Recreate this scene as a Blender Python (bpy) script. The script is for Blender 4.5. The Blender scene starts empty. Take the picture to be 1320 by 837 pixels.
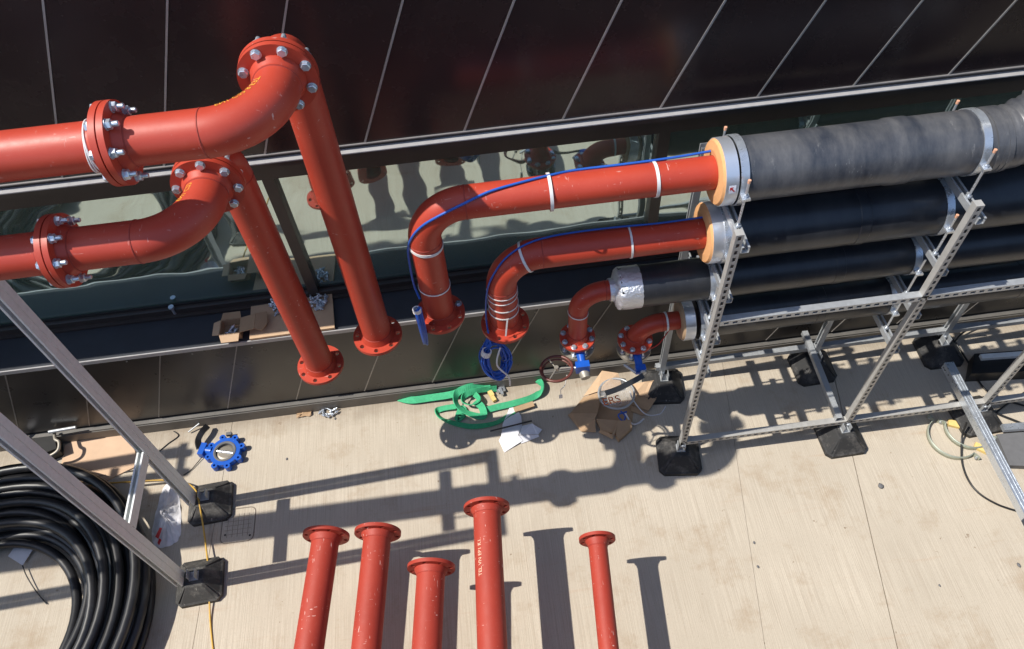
import bpy, bmesh, math, random
from math import pi, sin, cos, radians
from mathutils import Vector, Matrix

random.seed(7)
SC = bpy.context.scene
COL = SC.collection

# ------------------------------------------------------------------ camera
cam_d = bpy.data.cameras.new('camera')
cam = bpy.data.objects.new('camera', cam_d)
COL.objects.link(cam)
right = Vector((0.99186, -0.11699, -0.05017))
down = Vector((-0.12359, -0.79060, -0.59973))
fwd = Vector((0.03050, 0.60105, -0.79863))
m = Matrix((right, -down, -fwd)).transposed().to_4x4()
m.translation = Vector((0, 0, 5.0))
cam.matrix_world = m
cam_d.sensor_width = 36
cam_d.lens = 26.727
cam_d.clip_start = 0.05
cam_d.clip_end = 2000
SC.camera = cam

# ------------------------------------------------------------------ light
SUN_EL, SUN_ROT = radians(56.3), radians(267.1)
world = bpy.data.worlds.new('World')
SC.world = world
world.use_nodes = True
wn = world.node_tree.nodes
sky = wn.new('ShaderNodeTexSky')
sky.sky_type = 'NISHITA'
sky.sun_disc = False
sky.sun_elevation = SUN_EL
sky.sun_rotation = SUN_ROT
sky.air_density = 1.0
sky.dust_density = 0.7
wn['Background'].inputs['Strength'].default_value = 0.15
world.node_tree.links.new(sky.outputs[0], wn['Background'].inputs['Color'])
sun_d = bpy.data.lights.new('sun', 'SUN')
sun_d.energy = 3.85
sun_d.angle = radians(0.53)
sun_d.color = (1.0, 0.95, 0.86)
sun = bpy.data.objects.new('sun', sun_d)
COL.objects.link(sun)
sun.rotation_euler = Vector((1.0, 0.05, -1.5)).to_track_quat('-Z', 'Y').to_euler()
SC.view_settings.view_transform = 'Standard'
SC.view_settings.look = 'None'
SC.view_settings.exposure = 0.48
SC.view_settings.gamma = 1.0

# ------------------------------------------------------------------ materials
def new_mat(name):
    mt = bpy.data.materials.new(name)
    mt.use_nodes = True
    nt = mt.node_tree
    return mt, nt, nt.nodes['Principled BSDF']

def nd(nt, t, **kw):
    n = nt.nodes.new(t)
    for k, v in kw.items():
        if isinstance(k, str) and k in n.inputs:
            n.inputs[k].default_value = v
        else:
            setattr(n, k, v)
    return n

def coords(nt, scale=(1, 1, 1)):
    tc = nd(nt, 'ShaderNodeTexCoord')
    mp = nd(nt, 'ShaderNodeMapping')
    mp.inputs['Scale'].default_value = scale
    # each thing starts its pattern somewhere else, so no two wear alike
    oi = nd(nt, 'ShaderNodeObjectInfo')
    ad = nd(nt, 'ShaderNodeVectorMath', operation='MULTIPLY_ADD')
    nt.links.new(oi.outputs['Location'], ad.inputs[0])
    ad.inputs[1].default_value = (3.7, 5.3, 2.9)
    nt.links.new(tc.outputs['Object'], ad.inputs[2])
    nt.links.new(ad.outputs[0], mp.inputs[0])
    return mp.outputs[0]

def noise(nt, co, scale, detail=4, rough=0.6):
    n = nd(nt, 'ShaderNodeTexNoise')
    n.inputs['Scale'].default_value = scale
    n.inputs['Detail'].default_value = detail
    n.inputs['Roughness'].default_value = rough
    nt.links.new(co, n.inputs['Vector'])
    return n.outputs['Fac']

def ramp(nt, fac, p0, p1, c0=(0, 0, 0, 1), c1=(1, 1, 1, 1)):
    r = nd(nt, 'ShaderNodeValToRGB')
    r.color_ramp.elements[0].position = p0
    r.color_ramp.elements[1].position = p1
    r.color_ramp.elements[0].color = c0
    r.color_ramp.elements[1].color = c1
    nt.links.new(fac, r.inputs[0])
    return r.outputs[0]

def mixc(nt, fac, a, b, kind='MIX'):
    mx = nd(nt, 'ShaderNodeMix', data_type='RGBA', blend_type=kind)
    for sock, v in ((mx.inputs[0], fac), (mx.inputs[6], a), (mx.inputs[7], b)):
        if isinstance(v, (int, float)):
            sock.default_value = v
        elif isinstance(v, tuple):
            sock.default_value = (v[0], v[1], v[2], 1)
        else:
            nt.links.new(v, sock)
    return mx.outputs[2]

def bump(nt, bs, h, strength, dist=0.002):
    b = nd(nt, 'ShaderNodeBump')
    b.inputs['Strength'].default_value = strength
    b.inputs['Distance'].default_value = dist
    nt.links.new(h, b.inputs['Height'])
    nt.links.new(b.outputs[0], bs.inputs['Normal'])

def simple(name, c, rough=0.5, metal=0.0, var=0.12, scale=30, bmp=0.0, spec=0.5):
    mt, nt, bs = new_mat(name)
    co = coords(nt)
    n = noise(nt, co, scale)
    dark = tuple(x * (1 - var) for x in c)
    lite = tuple(min(1, x * (1 + var)) for x in c)
    nt.links.new(mixc(nt, n, dark, lite), bs.inputs['Base Color'])
    bs.inputs['Roughness'].default_value = rough
    bs.inputs['Metallic'].default_value = metal
    bs.inputs['Specular IOR Level'].default_value = spec
    if bmp:
        bump(nt, bs, noise(nt, co, scale * 2), bmp)
    return mt

def red_paint(name, base, scuff=0.5):
    mt, nt, bs = new_mat(name)
    co = coords(nt)
    blot = ramp(nt, noise(nt, co, 3.5, 3), 0.3, 0.75)
    c = mixc(nt, blot, base, tuple(x * k for x, k in zip(base, (0.86, 0.8, 0.8))))
    # fine rubbed dust and short pale scratches
    dust = ramp(nt, noise(nt, co, 60, 6, 0.7), 0.55, 0.8)
    dm = nd(nt, 'ShaderNodeMath', operation='MULTIPLY')
    nt.links.new(dust, dm.inputs[0]); dm.inputs[1].default_value = 0.09 * scuff
    c = mixc(nt, dm.outputs[0], c, (0.62, 0.38, 0.32))
    s1 = noise(nt, coords(nt, (60, 9, 22)), 1.6, 2)
    s2_ = noise(nt, coords(nt, (11, 55, 40)), 1.4, 2)
    mxx = nd(nt, 'ShaderNodeMath', operation='MAXIMUM')
    nt.links.new(s1, mxx.inputs[0]); nt.links.new(s2_, mxx.inputs[1])
    sc = ramp(nt, mxx.outputs[0], 0.68, 0.73)
    gate = ramp(nt, noise(nt, co, 4.5, 3), 0.47, 0.60)
    ml = nd(nt, 'ShaderNodeMath', operation='MULTIPLY')
    nt.links.new(sc, ml.inputs[0]); nt.links.new(gate, ml.inputs[1])
    m2 = nd(nt, 'ShaderNodeMath', operation='MULTIPLY')
    nt.links.new(ml.outputs[0], m2.inputs[0]); m2.inputs[1].default_value = scuff
    c = mixc(nt, m2.outputs[0], c, (0.72, 0.48, 0.42))
    nt.links.new(c, bs.inputs['Base Color'])
    nt.links.new(ramp(nt, noise(nt, co, 18), 0.2, 0.8, (0.40 if scuff < 0.9 else 0.52,) * 3 + (1,), (0.54 if scuff < 0.9 else 0.68,) * 3 + (1,)), bs.inputs['Roughness'])
    bs.inputs['Specular IOR Level'].default_value = 0.5
    bump(nt, bs, noise(nt, co, 140, 3), 0.12, 0.001)
    return mt

def concrete():
    mt, nt, bs = new_mat('broomed_concrete')
    co = coords(nt)
    base = mixc(nt, ramp(nt, noise(nt, co, 1.1, 7, 0.65), 0.3, 0.7), (0.48, 0.425, 0.345), (0.585, 0.52, 0.425))
    streak = noise(nt, coords(nt, (150, 1.8, 1)), 1.0, 3, 0.7)
    c = mixc(nt, ramp(nt, streak, 0.38, 0.68), base, (0.43, 0.37, 0.295))
    fine = noise(nt, coords(nt, (420, 60, 1)), 1.0, 2)
    c = mixc(nt, ramp(nt, fine, 0.56, 0.74), c, (0.39, 0.335, 0.265))
    # brown stains and grime spots
    st = ramp(nt, noise(nt, co, 2.6, 8, 0.72), 0.53, 0.72)
    sm = nd(nt, 'ShaderNodeMath', operation='MULTIPLY')
    nt.links.new(st, sm.inputs[0]); sm.inputs[1].default_value = 0.6
    c = mixc(nt, sm.outputs[0], c, (0.33, 0.235, 0.15))
    sp = ramp(nt, noise(nt, co, 17, 4, 0.55), 0.70, 0.74)
    s2 = nd(nt, 'ShaderNodeMath', operation='MULTIPLY')
    nt.links.new(sp, s2.inputs[0]); s2.inputs[1].default_value = 0.7
    c = mixc(nt, s2.outputs[0], c, (0.2, 0.14, 0.09))
    # rusty drag mark running along the deck
    rm = ramp(nt, noise(nt, coords(nt, (1.1, 14, 1)), 1.0, 4), 0.62, 0.74)
    r2 = nd(nt, 'ShaderNodeMath', operation='MULTIPLY')
    nt.links.new(rm, r2.inputs[0]); r2.inputs[1].default_value = 0.22
    c = mixc(nt, r2.outputs[0], c, (0.42, 0.25, 0.15))
    # dirt gathered along the foot of the wall
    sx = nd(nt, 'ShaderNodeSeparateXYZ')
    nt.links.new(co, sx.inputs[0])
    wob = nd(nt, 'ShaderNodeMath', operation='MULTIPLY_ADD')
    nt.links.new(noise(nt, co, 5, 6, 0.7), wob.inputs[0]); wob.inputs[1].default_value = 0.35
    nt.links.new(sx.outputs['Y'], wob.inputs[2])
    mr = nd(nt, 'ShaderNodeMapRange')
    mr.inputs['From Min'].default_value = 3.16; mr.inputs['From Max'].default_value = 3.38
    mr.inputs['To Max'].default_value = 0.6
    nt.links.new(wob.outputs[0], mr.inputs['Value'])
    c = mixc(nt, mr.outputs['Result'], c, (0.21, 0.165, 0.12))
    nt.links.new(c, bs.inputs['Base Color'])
    bs.inputs['Roughness'].default_value = 0.9
    bs.inputs['Specular IOR Level'].default_value = 0.2
    bump(nt, bs, streak, 0.45, 0.004)
    return mt

def cladding(name, c, rough, var):
    mt, nt, bs = new_mat(name)
    co = coords(nt)
    n = noise(nt, coords(nt, (1, 1, 0.5)), 2.2, 4)
    nt.links.new(mixc(nt, n, c, tuple(x * var for x in c)), bs.inputs['Base Color'])
    nt.links.new(ramp(nt, noise(nt, co, 6, 4), 0.2, 0.8, (rough, rough, rough, 1), (rough + .12,) * 3 + (1,)), bs.inputs['Roughness'])
    bs.inputs['Metallic'].default_value = 0.0
    bs.inputs['Specular IOR Level'].default_value = 0.6
    bump(nt, bs, noise(nt, co, 3.0, 2), 0.25, 0.006)
    return mt

def window_glass():
    mt, nt, bs = new_mat('coated_window_glass')
    co = coords(nt)
    bs.inputs['Base Color'].default_value = (0.13, 0.21, 0.16, 1)
    bs.inputs['Roughness'].default_value = 0.3
    gl = nd(nt, 'ShaderNodeBsdfGlossy')
    gl.inputs['Color'].default_value = (0.72, 0.90, 0.92, 1)
    gl.inputs['Roughness'].default_value = 0.03
    b = nd(nt, 'ShaderNodeBump')
    b.inputs['Strength'].default_value = 0.5
    b.inputs['Distance'].default_value = 0.008
    nt.links.new(noise(nt, coords(nt, (1.2, 1, 1.6)), 2.2, 1), b.inputs['Height'])
    nt.links.new(b.outputs[0], gl.inputs['Normal'])
    mx = nd(nt, 'ShaderNodeMixShader')
    mx.inputs[0].default_value = 0.61
    nt.links.new(bs.outputs[0], mx.inputs[1])
    nt.links.new(gl.outputs[0], mx.inputs[2])
    nt.links.new(mx.outputs[0], nt.nodes['Material Output'].inputs['Surface'])
    return mt

def rubber_sleeve(name, dusty):
    mt, nt, bs = new_mat(name)
    co = coords(nt)
    k = 1 + 1.2 * (dusty > .3)
    c = mixc(nt, noise(nt, co, 4, 5), tuple(x * k for x in (0.010, 0.012, 0.017)), tuple(x * k for x in (0.022, 0.025, 0.032)))
    # chalky dust: broad clouds, brushed patches, short rubbed scratches
    d = ramp(nt, noise(nt, coords(nt, (3.2, 1.1, 1.1)), 1.7, 9, 0.72), 0.36, 0.72)
    md = nd(nt, 'ShaderNodeMath', operation='MULTIPLY')
    nt.links.new(d, md.inputs[0]); md.inputs[1].default_value = dusty
    c = mixc(nt, md.outputs[0], c, (0.25, 0.24, 0.23))
    s = ramp(nt, noise(nt, coords(nt, (22, 8, 8)), 1.2, 7, 0.78), 0.60, 0.72)
    g = ramp(nt, noise(nt, co, 3.1, 2), 0.46, 0.58)
    mg = nd(nt, 'ShaderNodeMath', operation='MULTIPLY')
    nt.links.new(s, mg.inputs[0]); nt.links.new(g, mg.inputs[1])
    ms = nd(nt, 'ShaderNodeMath', operation='MULTIPLY')
    nt.links.new(mg.outputs[0], ms.inputs[0]); ms.inputs[1].default_value = min(1, dusty * 1.3)
    c = mixc(nt, ms.outputs[0], c, (0.48, 0.47, 0.45))
    nt.links.new(c, bs.inputs['Base Color'])
    nt.links.new(ramp(nt, noise(nt, co, 7), 0.2, 0.8, (0.27, 0.27, 0.27, 1), (0.42, 0.42, 0.42, 1)), bs.inputs['Roughness'])
    bump(nt, bs, noise(nt, co, 6, 3), 0.12, 0.006)
    return mt

def dusty_rubber(name, c, dust, p):
    mt, nt, bs = new_mat(name)
    co = coords(nt)
    k = mixc(nt, ramp(nt, noise(nt, co, 9, 8, 0.75), p, p + .28), c, dust)
    k = mixc(nt, ramp(nt, noise(nt, coords(nt, (60, 14, 30)), 1.0, 4), 0.66, 0.72), k, tuple(min(1, x * 1.6) for x in dust))
    nt.links.new(k, bs.inputs['Base Color'])
    bs.inputs['Roughness'].default_value = 0.75
    bump(nt, bs, noise(nt, co, 40, 5), 0.4, 0.004)
    return mt

def galvanised(name, c=(0.50, 0.51, 0.51), rough=0.42, metal=0.75):
    mt, nt, bs = new_mat(name)
    co = coords(nt)
    v = nd(nt, 'ShaderNodeTexVoronoi')
    v.inputs['Scale'].default_value = 55
    nt.links.new(co, v.inputs['Vector'])
    n = mixc(nt, 0.5, v.outputs['Color'], noise(nt, co, 12, 5))
    bw = nd(nt, 'ShaderNodeRGBToBW')
    nt.links.new(n, bw.inputs[0])
    nt.links.new(mixc(nt, bw.outputs[0], tuple(x * .88 for x in c), tuple(min(1, x * 1.08) for x in c)), bs.inputs['Base Color'])
    bs.inputs['Metallic'].default_value = metal
    nt.links.new(ramp(nt, bw.outputs[0], 0.2, 0.8, (rough - .08,) * 3 + (1,), (rough + .12,) * 3 + (1,)), bs.inputs['Roughness'])
    return mt

def foil(name, crinkle):
    mt, nt, bs = new_mat(name)
    co = coords(nt)
    bs.inputs['Base Color'].default_value = (0.78, 0.81, 0.86, 1)
    bs.inputs['Metallic'].default_value = 0.75
    bs.inputs['Roughness'].default_value = 0.36
    bump(nt, bs, noise(nt, co, 38 if crinkle > .5 else 25, 4, 0.7), crinkle, 0.011 if crinkle > .5 else .008)
    return mt

def clear_film(name, tint, alpha):
    mt, nt, bs = new_mat(name)
    co = coords(nt)
    bs.inputs['Base Color'].default_value = tint + (1,)
    bs.inputs['Roughness'].default_value = 0.18
    nt.links.new(ramp(nt, noise(nt, co, 26, 4), 0.3, 0.75, (alpha * .6,) * 3 + (1,), (min(1, alpha * 1.5),) * 3 + (1,)), bs.inputs['Alpha'])
    bump(nt, bs, noise(nt, co, 30, 3), 0.7, 0.01)
    return mt

M = {
    'red_seam': simple('dark_weld_line', (0.36, 0.042, 0.026), 0.6, 0, 0.3, 40),
    'red': red_paint('red_oxide_primer', (0.50, 0.057, 0.028), 0.6),
    'red_worn': red_paint('red_oxide_primer_worn', (0.40, 0.043, 0.022), 0.9),
    'concrete': concrete(),
    'clad_hi': cladding('dark_glazed_cladding', (0.021, 0.0125, 0.012), 0.2, 1.7),
    'clad_lo': cladding('bronze_cladding', (0.035, 0.030, 0.026), 0.24, 1.6),
    'ledge': simple('charcoal_coated_ledge', (0.030, 0.033, 0.042), 0.55, 0, 0.35, 6, 0.1),
    'trim': simple('dark_bronze_trim', (0.050, 0.041, 0.037), 0.4, 0, 0.3, 8),
    'trim_edge': simple('worn_aluminium_edge', (0.40, 0.39, 0.39), 0.5, 0.15, 0.25, 14),
    'seam': simple('brushed_seam', (0.42, 0.40, 0.39), 0.45, 0.6, 0.2, 20),
    'seam_lo': simple('bronze_seam', (0.30, 0.28, 0.26), 0.4, 0.4, 0.2, 20),
    'flash': simple('grey_flashing', (0.15, 0.142, 0.132), 0.5, 0.2, 0.3, 9),
    'glass': window_glass(),
    'rubber': rubber_sleeve('black_rubber_sleeve', 0.10),
    'rubber_dusty': rubber_sleeve('dusty_rubber_sleeve', 0.52),
    'galv': galvanised('galvanised_steel', (0.47, 0.49, 0.51), 0.42, 0.45),
    'galv_shade_lift': galvanised('galvanised_steel_shade_lift', (0.74, 0.76, 0.75), 0.6, 0.0),  # lightened copy of the galvanised steel, lifting the left posts out of shade
    'galv_post': galvanised('galvanised_post_sunlit', (0.45, 0.44, 0.42), 0.5, 0.25),  # darker copy of the same steel, toned for the sunlit right rack
    'galv_bright': galvanised('bright_zinc', (0.62, 0.66, 0.71), 0.3, 0.7),
    'dark': simple('dark_void', (0.01, 0.01, 0.01), 0.9),
    'foil': foil('foil_band', 0.12),
    'foil_crumpled': foil('crumpled_foil', 1.0),
    'foam': simple('orange_phenolic_foam', (0.74, 0.38, 0.16), 0.9, 0, 0.12, 40, 0.2),
    'tie': simple('white_nylon', (0.78, 0.76, 0.74), 0.45, 0, 0.06, 30),
    'blue': simple('blue_cable_jacket', (0.022, 0.11, 0.48), 0.35, 0, 0.15, 20),
    'blue_paint': simple('blue_valve_enamel', (0.012, 0.10, 0.50), 0.32, 0, 0.2, 25, 0.1),
    'feet': dusty_rubber('black_rubber_foot', (0.026, 0.026, 0.027), (0.15, 0.14, 0.13), 0.5),
    'feet_dusty': dusty_rubber('dusty_rubber_foot', (0.045, 0.044, 0.043), (0.18, 0.17, 0.155), 0.46),
    'black': simple('black_plastic', (0.016, 0.016, 0.017), 0.4, 0, 0.3, 20),
    'hose': simple('black_polythene_pipe', (0.018, 0.018, 0.020), 0.40, 0, 0.7, 6, 0.15),
    'card': simple('brown_cardboard', (0.42, 0.28, 0.165), 0.85, 0, 0.14, 18, 0.12),
    'card_in': simple('pale_cardboard', (0.55, 0.38, 0.24), 0.85, 0, 0.12, 18, 0.12),
    'ply': simple('plywood_sheet', (0.62, 0.43, 0.29), 0.8, 0, 0.16, 7, 0.1),
    'sling': simple('green_webbing', (0.05, 0.40, 0.19), 0.8, 0, 0.35, 45, 0.5),
    'paper': simple('white_paper', (0.80, 0.80, 0.84), 0.7, 0, 0.04, 20),
    'bag': simple('white_polythene_bag', (0.74, 0.73, 0.75), 0.5, 0, 0.1, 18, 0.35),
    'print_red': simple('red_print', (0.52, 0.03, 0.03), 0.5),
    'orange': simple('orange_label', (0.85, 0.16, 0.03), 0.5),
    'yellow': simple('yellow_cable', (0.60, 0.36, 0.06), 0.5),
    'yellow_pad': simple('yellow_foam', (0.74, 0.55, 0.20), 0.8, 0, 0.2, 40, 0.3),
    'paint_mark': simple('yellow_paint_marker', (0.85, 0.42, 0.05), 0.5),
    'white_mark': simple('pale_paint_marker', (0.74, 0.52, 0.36), 0.6),
    'wheel': simple('brown_handwheel', (0.14, 0.04, 0.03), 0.4, 0, 0.2, 20),
    'disc': simple('cast_bronze_disc', (0.36, 0.33, 0.28), 0.5, 0.5, 0.15, 30),
    'gasket': simple('black_gasket', (0.02, 0.02, 0.02), 0.8),
    'cap': simple('orange_end_cap', (0.72, 0.38, 0.24), 0.5),
    'film': clear_film('clear_polythene', (0.85, 0.87, 0.9), 0.13),
    'wood': simple('bare_timber', (0.42, 0.29, 0.17), 0.85, 0, 0.2, 12, 0.15),
    'grey_block': simple('grey_slate', (0.14, 0.14, 0.145), 0.8, 0, 0.2, 20),
    'wall': simple('dark_reflection_wall', (0.035, 0.033, 0.032), 0.8, 0, 0.2, 5),  # colour of the added wall that darkens cladding reflections
    'cover': simple('worn_cover_line', (0.24, 0.20, 0.16), 0.9, 0, 0.3, 20),
    'lime': simple('aged_zinc_ring', (0.46, 0.50, 0.42), 0.45, 0.5, 0.15, 20),
}

# ------------------------------------------------------------------ mesh helpers
def V3(*a):
    return Vector(a[0] if len(a) == 1 else a)

class MB:
    """collects shapes, then links them as one mesh object"""
    def __init__(self):
        self.v, self.f, self.s = [], [], []

    def add(self, vs, fs, smooth=False):
        o = len(self.v)
        self.v += [Vector(p) for p in vs]
        for f in fs:
            self.f.append([i + o for i in f]); self.s.append(smooth)
        return self

    def box(self, a, b, mat=None):
        x0, y0, z0 = a; x1, y1, z1 = b
        vs = [V3(x, y, z) for z in (z0, z1) for y in (y0, y1) for x in (x0, x1)]
        if mat is not None:
            vs = [mat @ p for p in vs]
        return self.add(vs, [(0, 2, 3, 1), (4, 5, 7, 6), (0, 1, 5, 4), (2, 6, 7, 3), (0, 4, 6, 2), (1, 3, 7, 5)])

    def bar(self, p, q, w, h, up=(0, 0, 1)):
        """rectangular bar from p to q, width w across, height h along up"""
        p, q = V3(p), V3(q); d = (q - p).normalized(); u = V3(up)
        s = d.cross(u).normalized(); u = s.cross(d).normalized()
        vs = [e + s * a * w / 2 + u * b * h / 2 for e in (p, q) for a, b in ((-1, -1), (1, -1), (1, 1), (-1, 1))]
        return self.add(vs, [(0, 1, 2, 3), (7, 6, 5, 4), (0, 4, 5, 1), (1, 5, 6, 2), (2, 6, 7, 3), (3, 7, 4, 0)])

    def tube(self, pts, r, n=12, caps=True, closed=False, bumps=None):
        pts = [V3(p) for p in pts]; N = len(pts)
        rs = r if isinstance(r, (list, tuple)) else [r] * N
        tan = []
        for i in range(N):
            if closed:
                t = pts[(i + 1) % N] - pts[i - 1]
            else:
                t = pts[min(i + 1, N - 1)] - pts[max(i - 1, 0)]
            tan.append(t.normalized())
        ref = V3(0, 0, 1) if abs(tan[0].z) < .9 else V3(1, 0, 0)
        u = tan[0].cross(ref).normalized()
        vs = []
        for i in range(N):
            if i:
                ax = tan[i - 1].cross(tan[i])
                if ax.length > 1e-7:
                    u = Matrix.Rotation(tan[i - 1].angle(tan[i]), 3, ax.normalized()) @ u
            u = (u - tan[i] * u.dot(tan[i])).normalized()
            w = tan[i].cross(u)
            for k in range(n):
                a = 2 * pi * k / n
                vs.append(pts[i] + (u * cos(a) + w * sin(a)) * rs[i])
        fs = []
        for i in range(N if closed else N - 1):
            j = (i + 1) % N
            for k in range(n):
                k2 = (k + 1) % n
                fs.append((i * n + k, i * n + k2, j * n + k2, j * n + k))
        self.add(vs, fs, True)
        if caps and not closed:
            self.add(vs[:n], [tuple(range(n))[::-1]]); self.add(vs[-n:], [tuple(range(n))])
        return self

    def lathe(self, o, ax, prof, n=32, smooth=True):
        """revolve (distance along axis, radius) pairs; flat shading where asked"""
        o, ax = V3(o), V3(ax).normalized()
        ref = V3(0, 0, 1) if abs(ax.z) < .9 else V3(1, 0, 0)
        u = ax.cross(ref).normalized(); w = ax.cross(u)
        for (a0, r0), (a1, r1) in zip(prof[:-1], prof[1:]):
            vs, fs = [], []
            for k in range(n):
                d = u * cos(2 * pi * k / n) + w * sin(2 * pi * k / n)
                vs += [o + ax * a0 + d * r0, o + ax * a1 + d * r1]
            for k in range(n):
                i, j = 2 * k, 2 * ((k + 1) % n)
                fs.append((i, j, j + 1, i + 1))
            self.add(vs, fs, smooth and abs(a1 - a0) > 1e-6)
        return self

    def prism(self, pts, h, top=None):
        """slab: polygon pts (3d, roughly flat) thickened down by h"""
        pts = [V3(p) for p in pts]; n = len(pts)
        lo = [p - V3(0, 0, h) for p in pts]
        return self.add(pts + lo, [tuple(range(n)), tuple(range(2 * n - 1, n - 1, -1))] + [(i, n + i, n + (i + 1) % n, (i + 1) % n) for i in range(n)])

    def ribbon(self, pts, ups, w, t):
        """flat band: rectangular section w across, t thick"""
        pts = [V3(p) for p in pts]; N = len(pts); vs = []
        for i in range(N):
            d = (pts[min(i + 1, N - 1)] - pts[max(i - 1, 0)]).normalized()
            u = V3(ups[i]); s = d.cross(u).normalized(); u = s.cross(d).normalized()
            vs += [pts[i] + s * w / 2 + u * t / 2, pts[i] - s * w / 2 + u * t / 2, pts[i] - s * w / 2 - u * t / 2, pts[i] + s * w / 2 - u * t / 2]
        fs = []
        for i in range(N - 1):
            for k in range(4):
                a, b = i * 4 + k, i * 4 + (k + 1) % 4
                fs.append((a, b, b + 4, a + 4))
        fs += [(3, 2, 1, 0), tuple(4 * (N - 1) + k for k in range(4))]
        return self.add(vs, fs, False)

    def build(self, name, mat, parent=None, loc=None, label=None):
        off = V3(loc) if loc is not None else (world_loc(parent) if parent else V3(0, 0, 0))
        me = bpy.data.meshes.new(name)
        me.from_pydata([p - off for p in self.v], [], self.f)
        me.polygons.foreach_set('use_smooth', self.s)
        me.materials.append(M[mat])
        me.update()
        bm = bmesh.new(); bm.from_mesh(me)
        bmesh.ops.recalc_face_normals(bm, faces=bm.faces)
        bm.to_mesh(me); bm.free()
        return link(name, me, parent, off if loc is not None else None, label)

def world_loc(o):
    p = V3(0, 0, 0)
    while o:
        p = p + o.location; o = o.parent
    return p

def link(name, me, parent=None, loc=None, label=None):
    o = bpy.data.objects.new(name, me)
    COL.objects.link(o)
    if parent:
        o.parent = parent
    if loc is not None:
        o.location = V3(loc) - (world_loc(parent) if parent else V3(0, 0, 0))
    if label:
        o['label'] = label
    return o

def thing(name, label, cat, loc, group=None):
    o = bpy.data.objects.new(name, None)
    COL.objects.link(o)
    o.empty_display_size = 0.1
    o.location = loc
    return tag(o, label, cat, group)

def tag(o, label, cat, group=None):
    o['label'] = label; o['category'] = cat
    if group:
        o['group'] = group
    return o

def struct(name, mb, mat, kind='structure'):
    o = mb.build(name, mat)
    o['kind'] = kind
    return o

def fillet(pts, r, n=14):
    pts = [V3(p) for p in pts]; out = [pts[0]]
    for i in range(1, len(pts) - 1):
        p = pts[i]; a = (pts[i - 1] - p).normalized(); b = (pts[i + 1] - p).normalized()
        ang = a.angle(b); d = r / math.tan(ang / 2)
        c = p + (a + b).normalized() * r / sin(ang / 2)
        s, e = p + a * d - c, p + b * d - c
        w = s.angle(e)
        for k in range(n + 1):
            t = k / n
            out.append(c + s * (sin((1 - t) * w) / sin(w)) + e * (sin(t * w) / sin(w)))
    out.append(pts[-1])
    return out

def spline(pts, n=8, closed=False):
    """Catmull-Rom through pts"""
    pts = [V3(p) for p in pts]; out = []
    N = len(pts)
    for i in range(N if closed else N - 1):
        if closed:
            p0, p1, p2, p3 = pts[i - 1], pts[i], pts[(i + 1) % N], pts[(i + 2) % N]
        else:
            p0, p1, p2, p3 = pts[max(i - 1, 0)], pts[i], pts[i + 1], pts[min(i + 2, N - 1)]
        for k in range(n):
            t = k / n
            out.append(0.5 * ((2 * p1) + (p2 - p0) * t + (2 * p0 - 5 * p1 + 4 * p2 - p3) * t * t + (3 * p1 - p0 - 3 * p2 + p3) * t ** 3))
    if not closed:
        out.append(pts[-1])
    return out

def rot_to(ax):
    return V3(ax).to_track_quat('Z', 'Y').to_matrix().to_4x4()

def holed_disc(od, idm, holes, t):
    """flat ring of thickness t along z with through holes [(x, y, r)...] as a mesh"""
    cu = bpy.data.curves.new('ring', 'CURVE')
    cu.dimensions = '2D'; cu.fill_mode = 'BOTH'; cu.extrude = t / 2
    def circ(x, y, r, n):
        sp = cu.splines.new('POLY'); sp.points.add(n - 1); sp.use_cyclic_u = True
        for k in range(n):
            sp.points[k].co = (x + r * cos(2 * pi * k / n), y + r * sin(2 * pi * k / n), 0, 1)
    circ(0, 0, od / 2, 64)
    if idm:
        circ(0, 0, idm / 2, 32)
    for h in holes:
        circ(h[0], h[1], h[2], 10)
    ob = bpy.data.objects.new('ring', cu); COL.objects.link(ob)
    dg = bpy.context.evaluated_depsgraph_get(); dg.update()
    me = bpy.data.meshes.new_from_object(ob.evaluated_get(dg))
    bpy.data.objects.remove(ob); bpy.data.curves.remove(cu)
    return me

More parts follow.
